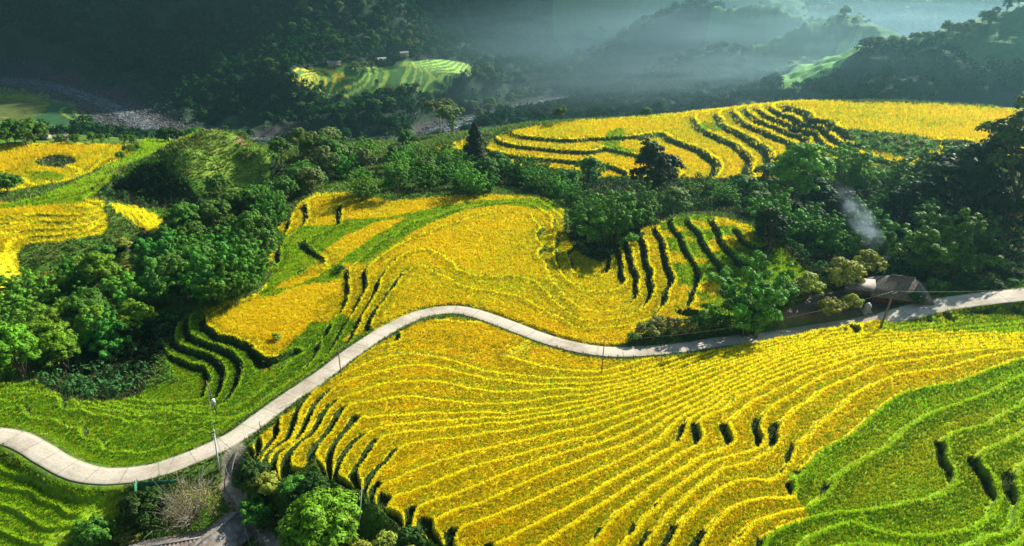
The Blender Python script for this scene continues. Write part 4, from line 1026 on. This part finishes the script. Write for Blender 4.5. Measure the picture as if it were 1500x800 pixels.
mass('thicket', 'low thicket filling the wooded hollows', 9000, lambda i, j, x, y: (zn['floor'] | zn['cav_shade'] | zn['pit_shade'])[i, j] & ~rice[i, j] & (RD[i, j] > 9) & ~zn['yard'][i, j] & (y < 520), 35, 2.0, 4.5, 120, 520, (.05, .13, .035), 30)  # also fills the two painted shade zones to darken them
# ------------------------------------------------------------------ small mesh builder
class MB:
    def __init__(self): self.p = []
    def box(self, x0, x1, y0, y1, z0, z1):
        V = np.array([(x, y, z) for z in (z0, z1) for y in (y0, y1) for x in (x0, x1)], float)
        self.p.append((V, np.array([(0, 2, 3, 1), (4, 5, 7, 6), (0, 1, 5, 4), (2, 6, 7, 3), (0, 4, 6, 2), (1, 3, 7, 5)]))); return self
    def tube(self, P, R, s=8): self.p.append(tube(P, R, s)); return self
    def slab(self, a, b_, c, d, t):
        """a thick sheet over corners a b c d"""
        q = np.array([a, b_, c, d], float); n_ = np.cross(q[1] - q[0], q[3] - q[0]); n_ /= np.linalg.norm(n_); V = np.vstack([q, q - n_ * t])
        self.p.append((V, np.array([(0, 1, 2, 3), (7, 6, 5, 4), (0, 4, 5, 1), (1, 5, 6, 2), (2, 6, 7, 3), (3, 7, 4, 0)]))); return self
    def corr(self, a, b_, c, d, n, amp=.075, t=.02):
        """corrugated sheet: a->b is the eave run, d->c the ridge run"""
        a, b_, c, d = [np.array(q, float) for q in (a, b_, c, d)]; nn = np.cross(b_ - a, d - a); nn /= np.linalg.norm(nn); V = []; F = []
        for k in range(n + 1):
            s_ = k / n; o = nn * amp * (1 if k % 2 else -1)
            V += [a + (b_ - a) * s_ + o, d + (c - d) * s_ + o, a + (b_ - a) * s_ + o - nn * t, d + (c - d) * s_ + o - nn * t]
        for k in range(n):
            q = 4 * k; F += [(q, q + 4, q + 5, q + 1), (q + 3, q + 7, q + 6, q + 2), (q, q + 2, q + 6, q + 4), (q + 1, q + 5, q + 7, q + 3)]
        self.p.append((np.array(V), np.array(F))); return self
    def build(self, name, mat, parent=None, **kw):
        V, F = merge(self.p); return link(name, new_mesh(name, V, F, None, mat), parent, **kw)
def root(name, loc, rz, label, cat, group=None):
    o = bpy.data.objects.new(name, None); C.objects.link(o); o.location = loc; o.rotation_euler = (0, 0, rz); o['label'] = label; o['category'] = cat
    if group: o['group'] = group
    return o
wood = simple_mat('weathered_wood', (.20, .15, .10), .85, .5, 3, bump=.3); dwood = simple_mat('dark_wood', (.10, .06, .04), .85, .5, 3)
conc = simple_mat('grey_concrete', (.42, .40, .37), .9, .3, 2); whitep = simple_mat('white_paint', (.75, .76, .75), .6, .15, 2)
porc = simple_mat('porcelain', (.55, .50, .45), .3); steel = simple_mat('galvanised_steel', (.45, .46, .47), .45, .2, 3, metal=.6)
wire_m = simple_mat('wire', (.20, .19, .18), .6); thatch = simple_mat('old_thatch', (.20, .155, .11), .95, .5, 2.5, bump=.8)
tin = simple_mat('weathered_tin', (.30, .28, .25), .7, .5, 1.2, col2=(.17, .12, .09)); redwall = simple_mat('red_brown_boards', (.24, .075, .04), .85, .4, 3)
plaster = simple_mat('mud_plaster', (.42, .34, .25), .95, .35, 1.5); netm = simple_mat('green_netting', (.02, .17, .09), .7, .3, 6)
def zg(p): return float(samp(HT, p[0], p[1]))
TOPS = {}
def pole(key, u, v, h, label, r=.13, lean=(0, 0), mat=conc, arm=True, z=None, box=False, name='utility_pole', rz=.6):
    p = hit(u, v, HT) if z is None else at(u, v, z)[:2]
    o = root(name, (p[0], p[1], zg(p) - .3), rz, label, 'pole')
    ca, sa = math.cos(-rz), math.sin(-rz); lx = lean[0] * ca - lean[1] * sa; ly = lean[0] * sa + lean[1] * ca
    MB().tube([[0, 0, 0], [lx * .5, ly * .5, h * .5 + .15], [lx, ly, h + .3]], [r, r * .85, r * .65], 10).build('shaft', mat, o)
    if arm:
        MB().box(lx - .75, lx + .75, ly - .06 - r, ly + .06 - r, h - .15, h - .03).build('crossarm', wood, o)
        for dx in (-.65, 0, .65):
            MB().tube([[lx + dx, ly - r, h - .04], [lx + dx, ly - r, h + .06], [lx + dx, ly - r, h + .17]], [.05, .08, .04], 8).build('insulator', porc, o)
    if box:
        MB().box(lx * .4 - .32, lx * .4 + .32, ly * .4 - .62, ly * .4 - .16, h * .38, h * .38 + .95).build('meter_box', whitep, o)
        MB().box(lx * .4 - .2, lx * .4 + .2, ly * .4 - .55, ly * .4 - .14, h * .38 - .55, h * .38 - .1).build('switch_box', steel, o)
    TOPS[key] = (p[0] + lean[0], p[1] + lean[1], zg(p) + h)
pole('a', 500, 551, 7.0, 'thin dark pole standing at the lower road edge near the upper-left bend', mat=wood, arm=False, r=.11)
pole('b', 881, 547, 7.2, 'thin dark pole in the golden field just below the middle of the road', mat=wood, arm=False, r=.11, lean=(.15, 0))
pole('c', 1289, 482, 8.2, 'thick leaning wooden pole with crossarm where golden rice meets green below the house', r=.24, lean=(1.0, .3), mat=wood)
pole('d', 318, 606, 7.2, 'pole with a white meter box standing in the green terraces left of the road', r=.13, lean=(-.7, .1), mat=wood, box=True, arm=False)
pole('e', 321, 690, 8.0, 'white concrete pole on the lower road side beside the footpath', r=.14, lean=(.5, .2), mat=whitep)
pole('f', 382, 630, 1.7, 'short marker post at the road edge beside the first golden finger', r=.08, mat=redwall, arm=False, name='marker_post')
pole('g', 526, 772, 6.5, 'bleached bamboo pole leaning in the shaded gully under the golden fingers', r=.07, lean=(.9, .3), mat=whitep, arm=False, name='bamboo_pole')
def wire(a, b_, sag, label, r=.022, name='power_line'):
    a = np.array(a, float); b_ = np.array(b_, float); t = np.linspace(0, 1, 17)[:, None]; P = a + (b_ - a) * t; P[:, 2] -= (4 * sag * t * (1 - t))[:, 0]
    V, F = tube(P, np.full(17, r), 4)
    link(name, new_mesh(name, V, F, None, wire_m), label=label, category='cable')
wire(TOPS['c'], at(1700, 398, 20), 1.5, 'cable running right from the thick leaning pole above the road', r=.045)
wire(TOPS['b'], TOPS['c'], 2.0, 'cable strung from the middle field pole to the thick leaning pole')
wire(TOPS['a'], TOPS['b'], 3.0, 'cable strung between the two thin dark poles above the golden field')
wire(TOPS['d'], TOPS['e'], .5, 'short cable between the meter box pole and the white pole')
wire(TOPS['d'], TOPS['a'], 1.2, 'cable from the meter box pole to the upper thin pole')
wire(TOPS['e'], at(372, 815, -3), .6, 'cable from the white pole down into the dark gully', r=.03)

# thatched house beside the road bend on the right
p = at(1314, 437, 4.4); hz0 = zg(p) - .2
o = root('thatched_house', (p[0], p[1], hz0), -.35, 'brown thatched house with a porch, smoke rising beside it, above the right road', 'house')
MB().box(-4.6, 4.6, -3.2, 3.2, 0, 2.7).build('wall', redwall, o)
def hip(x, y, zb, zt, rx, name, mat, parent):
    n_ = 8; V = []; F = []
    rings = [(1.0, 1.0, zb - .28), (1.0, 1.0, zb), (.78, .66, zb + (zt - zb) * .36), (.55, .30, zb + (zt - zb) * .72), (rx / x, .03, zt)]
    for (sx, sy, zz) in rings:
        for q in [(-1, -1), (0, -1.02), (1, -1), (1.0, 0), (1, 1), (0, 1.02), (-1, 1), (-1.0, 0)]: V.append((q[0] * x * sx, q[1] * y * sy, zz + .05 * math.sin(q[0] * 5 + zz * 3)))
    for a in range(len(rings) - 1):
        for k in range(8): F.append((a * 8 + k, a * 8 + (k + 1) % 8, a * 8 + 8 + (k + 1) % 8, a * 8 + 8 + k))
    F += [(7, 6, 5, 4), (7, 4, 3, 0), (3, 2, 1, 0)]
    t_ = len(rings) * 8 - 8; F += [(t_, t_ + 1, t_ + 2, t_ + 3), (t_ + 3, t_ + 4, t_ + 5, t_ + 6), (t_ + 3, t_ + 6, t_ + 7, t_)]
    return link(name, new_mesh(name, np.array(V), np.array(F), None, mat), parent)
rf = hip(6.0, 4.7, 2.4, 5.6, 2.2, 'roof', thatch, o)
MB().tube([[-2.4, 0, 5.6], [0, 0, 5.68], [2.4, 0, 5.6]], [.2, .24, .2], 8).build('ridge_cap', wood, rf)
MB().slab((-11, -3.6, 2.7), (-4.9, -3.8, 2.9), (-4.9, .6, 3.9), (-11, .6, 3.6), .14).build('porch_roof', tin, o)
for x_, y_ in ((-10.6, -3.3), (-7.8, -3.4), (-5.2, -3.5)): MB().tube([[x_, y_, 0], [x_, y_, 1.4], [x_, y_, 2.75]], [.09, .09, .08], 8).build('post', wood, o)
MB().box(-10.4, -4.7, .1, .3, 0, 3.3).build('porch_wall', plaster, o)
d_ = MB().box(-1.0, 0.1, -3.28, -3.2, .05, 2.05).build('door', dwood, o); MB().box(-.2, -.1, -3.34, -3.28, .95, 1.1).build('handle', steel, d_)
for x_ in (-3.4, 2.0):
    w_ = MB().box(x_, x_ + 1.1, -3.26, -3.2, 1.0, 2.0).build('window', dwood, o); MB().box(x_ - .1, x_ + 1.2, -3.32, -3.26, .9, .98).build('sill', wood, w_)
# water tank
p = at(1271, 452, 4.2); o = root('water_tank', (p[0], p[1], zg(p)), 0, 'round pale water tank standing in front of the thatched house porch', 'water tank')
MB().tube([[0, 0, .35], [0, 0, .4], [0, 0, 1.7], [0, 0, 2.0], [0, 0, 2.1]], [.6, .66, .66, .4, .12], 20).build('tank', conc, o)
MB().box(-.9, .9, -.9, .9, -.3, .35).build('plinth', conc, o); MB().tube([[0, 0, 2.08], [0, 0, 2.2]], [.25, .25], 12).build('lid', steel, o)

# two tin roofed houses at the bottom edge
def tin_house(u, v, z, rz, lx, ly, wall, rise, label, name='tin_roofed_house', n=44, mat=tin, over=.5, wm=plaster, onz=None):
    p = at(u, v, z); zz = zg(p) - .3 if onz is None else onz
    o = root(name, (p[0], p[1], zz), rz, label, 'house')
    b_ = MB().box(-lx, lx, -ly, ly, 0, wall)
    for sx in (-1, 1):
        x_ = sx * (lx - .06); b_.p.append((np.array([(x_ - .06, -ly, wall), (x_ - .06, ly, wall), (x_ - .06, 0, wall + rise - .1), (x_ + .06, -ly, wall), (x_ + .06, ly, wall), (x_ + .06, 0, wall + rise - .1)]),
            np.array([(0, 1, 2, 2), (5, 4, 3, 3), (0, 3, 4, 1), (1, 4, 5, 2), (2, 5, 3, 0)])[2:]))
    b_.build('wall', wm, o)
    X = lx + over; Y = ly + over; ze = wall - rise * over / ly
    rf = MB()
    rf.corr((-X, -Y, ze), (X, -Y, ze), (X, 0, wall + rise), (-X, 0, wall + rise), n); rf.corr((X, Y, ze), (-X, Y, ze), (-X, 0, wall + rise), (X, 0, wall + rise), n)
    r_ = rf.build('roof', mat, o)
    MB().tube([(-X, 0, wall + rise + .02), (X, 0, wall + rise + .02)], [.12, .12], 8).build('ridge_cap', mat, r_)
    d = MB().box(-.5, .45, -ly - .07, -ly, .05, min(2.0, wall - .2)).build('door', dwood, o)
    MB().box(lx * .45, lx * .45 + .8, -ly - .06, -ly, 1.0, min(1.8, wall - .3)).build('window', dwood, o)
    return o
tin_house(316, 792, -3.2, 1.05, 4.2, 3.0, 2.5, 1.7, 'corrugated roofed house at the bottom edge, the right one beside the footpath', n=36)
tin_house(238, 800, -3.0, .25, 4.6, 3.0, 2.4, 1.6, 'corrugated roofed house at the bottom edge, the left one half under bushes', n=38)
# far huts
for u, v, z, lx, lab, m_ in ((490, 97, -34, 6, 'grey roofed hut at the back left of the terraced knoll', tin), (560, 92, -34, 4, 'small pale hut at the back edge of the terraced knoll', whitep),
                             (592, 83, -30, 4, 'small hut under the trees right above the knoll terraces', tin)):
    p = hit(u, v, HT)
    tin_house(u, v, zg(p), .3, lx, 3.5, 3, 2.2, lab, name='farm_hut', n=10, mat=m_, onz=zg(p))
for u, v, lab, m_ in ((92, 206, 'grey roofed hut on the back rim of the golden plateau, beside small trees', tin), (64, 204, 'small brown hut among trees on the back rim of the plateau', tin)):
    p = at(u, v, -16); tin_house(u, v, -16, .2, 3, 2.4, 2.4, 1.4, lab, name='farm_hut', n=10, mat=m_, onz=zg(p))

# green netting fence below the road
p = at(228, 716, -.8); q0 = at(204, 716, -1.0); q1 = at(252, 708, -.6)
o = root('net_fence', (q0[0], q0[1], zg(q0)), math.atan2(q1[1] - q0[1], q1[0] - q0[0]), 'bright green netting fence along the lower road edge above the tin roofs', 'fence')
MB().slab((0, 0, -.6), (6.2, 0, 0), (6.2, .05, .3), (0, .05, .5), .03).build('netting', netm, o)
MB().slab((-.1, -2.6, -3.0), (-.05, .0, -1.4), (-.05, .0, 1.0), (-.1, -.9, .9), .03).build('netting', netm, o)
for x_ in (0, 2.1, 4.2, 6.2): MB().tube([[x_, .1, -1.2], [x_, .1, 1.2]], [.05, .05], 6).build('post', wood, o)

# ------------------------------------------------------------------ river and boulders
rwm = bpy.data.materials.new('river_water'); nt, N, K = nodes(rwm)
out = N('ShaderNodeOutputMaterial'); b = N('ShaderNodeBsdfPrincipled'); K(b.outputs[0], out.inputs[0]); b.inputs['Roughness'].default_value = .25
geo = N('ShaderNodeNewGeometry'); mp = N('ShaderNodeMapping'); mp.inputs['Scale'].default_value = (.12, .35, .2); K(geo.outputs['Position'], mp.inputs['Vector'])
nz = N('ShaderNodeTexNoise'); nz.inputs['Scale'].default_value = 1; nz.inputs['Detail'].default_value = 6; nz.inputs['Roughness'].default_value = .7; K(mp.outputs[0], nz.inputs['Vector'])
cr = N('ShaderNodeValToRGB'); cr.color_ramp.elements[0].position = .52; cr.color_ramp.elements[0].color = (.05, .07, .075, 1); cr.color_ramp.elements[1].position = .60; cr.color_ramp.elements[1].color = (.5, .55, .58, 1); K(nz.outputs[0], cr.inputs[0]); K(cr.outputs[0], b.inputs['Base Color'])
bp = N('ShaderNodeBump'); bp.inputs['Strength'].default_value = .7; bp.inputs['Distance'].default_value = .6; K(nz.outputs[0], bp.inputs['Height']); K(bp.outputs[0], b.inputs['Normal'])
rl = rivc.copy(); rl[:, 2] = -70.3
strip(rl, 9.0, 0.25, 'river', rwm, .6, kind='structure')
g = np.random.default_rng(55); n = 14000; k = np.where(g.random(14000) < .6, g.integers(0, len(rivc) // 3, 14000), g.integers(0, len(rivc), 14000))
x = rivc[k, 0] + g.normal(size=n) * 17; y = rivc[k, 1] + g.normal(size=n) * 17
z = samp(HT, x, y); s_ = g.uniform(.5, 1, n) ** 3 * 1.1 + .2
oc = np.array([(1, 0, 0), (0, 1, 0), (-1, 0, 0), (0, -1, 0), (0, 0, .8), (0, 0, -.8)], float)
of = np.array([(0, 1, 4), (1, 2, 4), (2, 3, 4), (3, 0, 4), (1, 0, 5), (2, 1, 5), (3, 2, 5), (0, 3, 5)])
v = oc[None] * s_[:, None, None] * g.uniform(.6, 1.4, (n, 6, 1)) + np.stack([x, y, np.maximum(z, -70.4) + s_ * .2], 1)[:, None]
f = (of[None] + (np.arange(n) * 6)[:, None, None]).reshape(-1, 3)
cc = np.repeat((np.array((.085, .08, .08)) * g.uniform(.4, 2.2, (n, 1)))[:, None], 6, 1)
stone = bpy.data.materials.new('river_stone'); nt, N, K = nodes(stone); out = N('ShaderNodeOutputMaterial'); b = N('ShaderNodeBsdfPrincipled'); K(b.outputs[0], out.inputs[0]); b.inputs['Roughness'].default_value = .9
vc = N('ShaderNodeVertexColor'); vc.layer_name = 'tint'; K(vc.outputs[0], b.inputs['Base Color'])
link('river_boulders', new_mesh('river_boulders', v.reshape(-1, 3), f, cc.reshape(-1, 3), stone), kind='stuff', label='grey boulders and gravel along the river')

# ------------------------------------------------------------------ smoke and valley mist
def puff(name, ctr, size, rot, dens, nscale, lo, hi, col, label, aniso=.3, stretch=(1, 1, 1)):
    g_ = 14; V = []; F = []
    for a in range(g_ + 1):
        th = math.pi * a / g_
        for b_ in range(20): ph = 2 * math.pi * b_ / 20; V.append((math.sin(th) * math.cos(ph), math.sin(th) * math.sin(ph), math.cos(th)))
    for a in range(g_):
        for b_ in range(20): F.append((a * 20 + b_, (a + 1) * 20 + b_, (a + 1) * 20 + (b_ + 1) % 20, a * 20 + (b_ + 1) % 20))
    m = bpy.data.materials.new(name + '_vapour'); nt, N, K = nodes(m); out = N('ShaderNodeOutputMaterial'); pv = N('ShaderNodeVolumePrincipled'); K(pv.outputs[0], out.inputs['Volume'])
    pv.inputs['Color'].default_value = (*col, 1); pv.inputs['Anisotropy'].default_value = aniso
    tc = N('ShaderNodeTexCoord'); ln = N('ShaderNodeVectorMath'); ln.operation = 'LENGTH'; K(tc.outputs['Object'], ln.inputs[0])
    fo = N('ShaderNodeMapRange'); fo.interpolation_type = 'SMOOTHSTEP'; fo.inputs[1].default_value = 1.0; fo.inputs[2].default_value = .05; fo.inputs[3].default_value = 0; fo.inputs[4].default_value = 1; K(ln.outputs['Value'], fo.inputs[0])
    mp = N('ShaderNodeMapping'); mp.inputs['Scale'].default_value = stretch; K(tc.outputs['Object'], mp.inputs['Vector'])
    nz = N('ShaderNodeTexNoise'); nz.inputs['Scale'].default_value = nscale; nz.inputs['Detail'].default_value = 4; nz.inputs['Distortion'].default_value = .6; K(mp.outputs[0], nz.inputs['Vector'])
    mr = N('ShaderNodeMapRange'); mr.inputs[1].default_value = lo; mr.inputs[2].default_value = hi; K(nz.outputs[0], mr.inputs[0])
    m1 = N('ShaderNodeMath'); m1.operation = 'MULTIPLY'; K(fo.outputs[0], m1.inputs[0]); K(mr.outputs[0], m1.inputs[1]); m2 = N('ShaderNodeMath'); m2.operation = 'MULTIPLY'; m2.inputs[1].default_value = dens; K(m1.outputs[0], m2.inputs[0]); K(m2.outputs[0], pv.inputs['Density'])
    o = link(name, new_mesh(name, np.array(V), np.array(F), None, m), None, ctr, rot, kind='stuff', label=label); o.scale = size; return o
a = np.array(at(1302, 385, 6.5)); b2 = np.array((a[0] - 13, a[1] + 4, a[2] + 17))
import mathutils
q = mathutils.Vector(b2 - a).to_track_quat('Z', 'Y').to_euler()
puff('smoke', tuple((a + b2) / 2), (4.2, 3.4, 14), tuple(q), .30, 1.6, .40, .72, (.62, .80, 1.0), 'thin bluish smoke drifting up beside the thatched house', .2, (1, 1, 3))
puff('valley_mist', (290, 780, -30), (560, 320, 88), (0, 0, .1), .0066, 2.4, .25, .75, (.46, .80, .95), 'pale bluish mist lying in the valley below the middle spur', .68, (1.4, 1, 2.2))
puff('mist_bank', (150, 640, -30), (260, 60, 34), (0, -.06, .12), .0075, 3.0, .35, .8, (.60, .86, .98), 'brighter streak of mist drifting under the middle spur', .55, (1.4, 1, 2.0))
# ------------------------------------------------------------------ light, sky, camera
SUN_AZ = math.radians(47); SUN_EL = math.radians(33)
sd = (math.sin(SUN_AZ) * math.cos(SUN_EL), math.cos(SUN_AZ) * math.cos(SUN_EL), math.sin(SUN_EL))
sl = bpy.data.lights.new('sun', 'SUN'); sl.energy = 5.0; sl.angle = math.radians(.5); sl.color = (1.0, .94, .82)
so = bpy.data.objects.new('sun', sl); C.objects.link(so)
from mathutils import Vector
so.rotation_euler = Vector(sd).to_track_quat('Z', 'Y').to_euler(); so.location = (0, 0, 900)
w = bpy.data.worlds.new('World'); bpy.context.scene.world = w; w.use_nodes = True
nt = w.node_tree; bg = nt.nodes['Background']
sky = nt.nodes.new('ShaderNodeTexSky'); sky.sky_type = 'NISHITA'; sky.sun_disc = False; sky.sun_elevation = SUN_EL; sky.sun_rotation = SUN_AZ
nt.links.new(sky.outputs[0], bg.inputs['Color']); bg.inputs['Strength'].default_value = .05
cam = bpy.data.cameras.new('camera'); co = bpy.data.objects.new('camera', cam); C.objects.link(co)
cam.sensor_fit = 'HORIZONTAL'; cam.sensor_width = 36; cam.lens = 36 * F0 / W0; cam.clip_end = 8000; cam.clip_start = .5
co.location = (0, 0, HC); co.rotation_euler = (math.pi / 2 - PITCH, 0, 0)
sc = bpy.context.scene; sc.camera = co
sc.view_settings.view_transform = 'Standard'; sc.view_settings.look = 'None'; sc.view_settings.exposure = 1.22; sc.view_settings.gamma = 1; sc.view_settings.use_curve_mapping = False
sc.render.engine = 'CYCLES'
sc.cycles.use_denoising = True
sc.cycles.max_bounces = 5; sc.cycles.diffuse_bounces = 2; sc.cycles.glossy_bounces = 1; sc.cycles.transmission_bounces = 3; sc.cycles.transparent_max_bounces = 6; sc.cycles.volume_bounces = 0

# ------------------------------------------------------------------ the hazy air
hz = bpy.data.materials.new('hazy_air'); hz.use_nodes = True; nt = hz.node_tree; nt.nodes.clear()
o_ = nt.nodes.new('ShaderNodeOutputMaterial'); pv = nt.nodes.new('ShaderNodeVolumePrincipled'); nt.links.new(pv.outputs[0], o_.inputs['Volume'])
pv.inputs['Color'].default_value = (.36, .80, .95, 1); pv.inputs['Density'].default_value = .00017; pv.inputs['Anisotropy'].default_value = .7
zt = float(max(HT.max(), HC)) + 40; zb = float(HT.min()) - 1; R_ = 3200
cv = [(sx * R_, sy, zz) for zz in (zb, zt) for sy in (-150, R_) for sx in (-1, 1)]
cf = [(0, 2, 3, 1), (4, 5, 7, 6), (0, 1, 5, 4), (2, 6, 7, 3), (0, 4, 6, 2), (1, 3, 7, 5)]
ho = link('haze', new_mesh('haze', cv, cf, None, hz), kind='stuff')
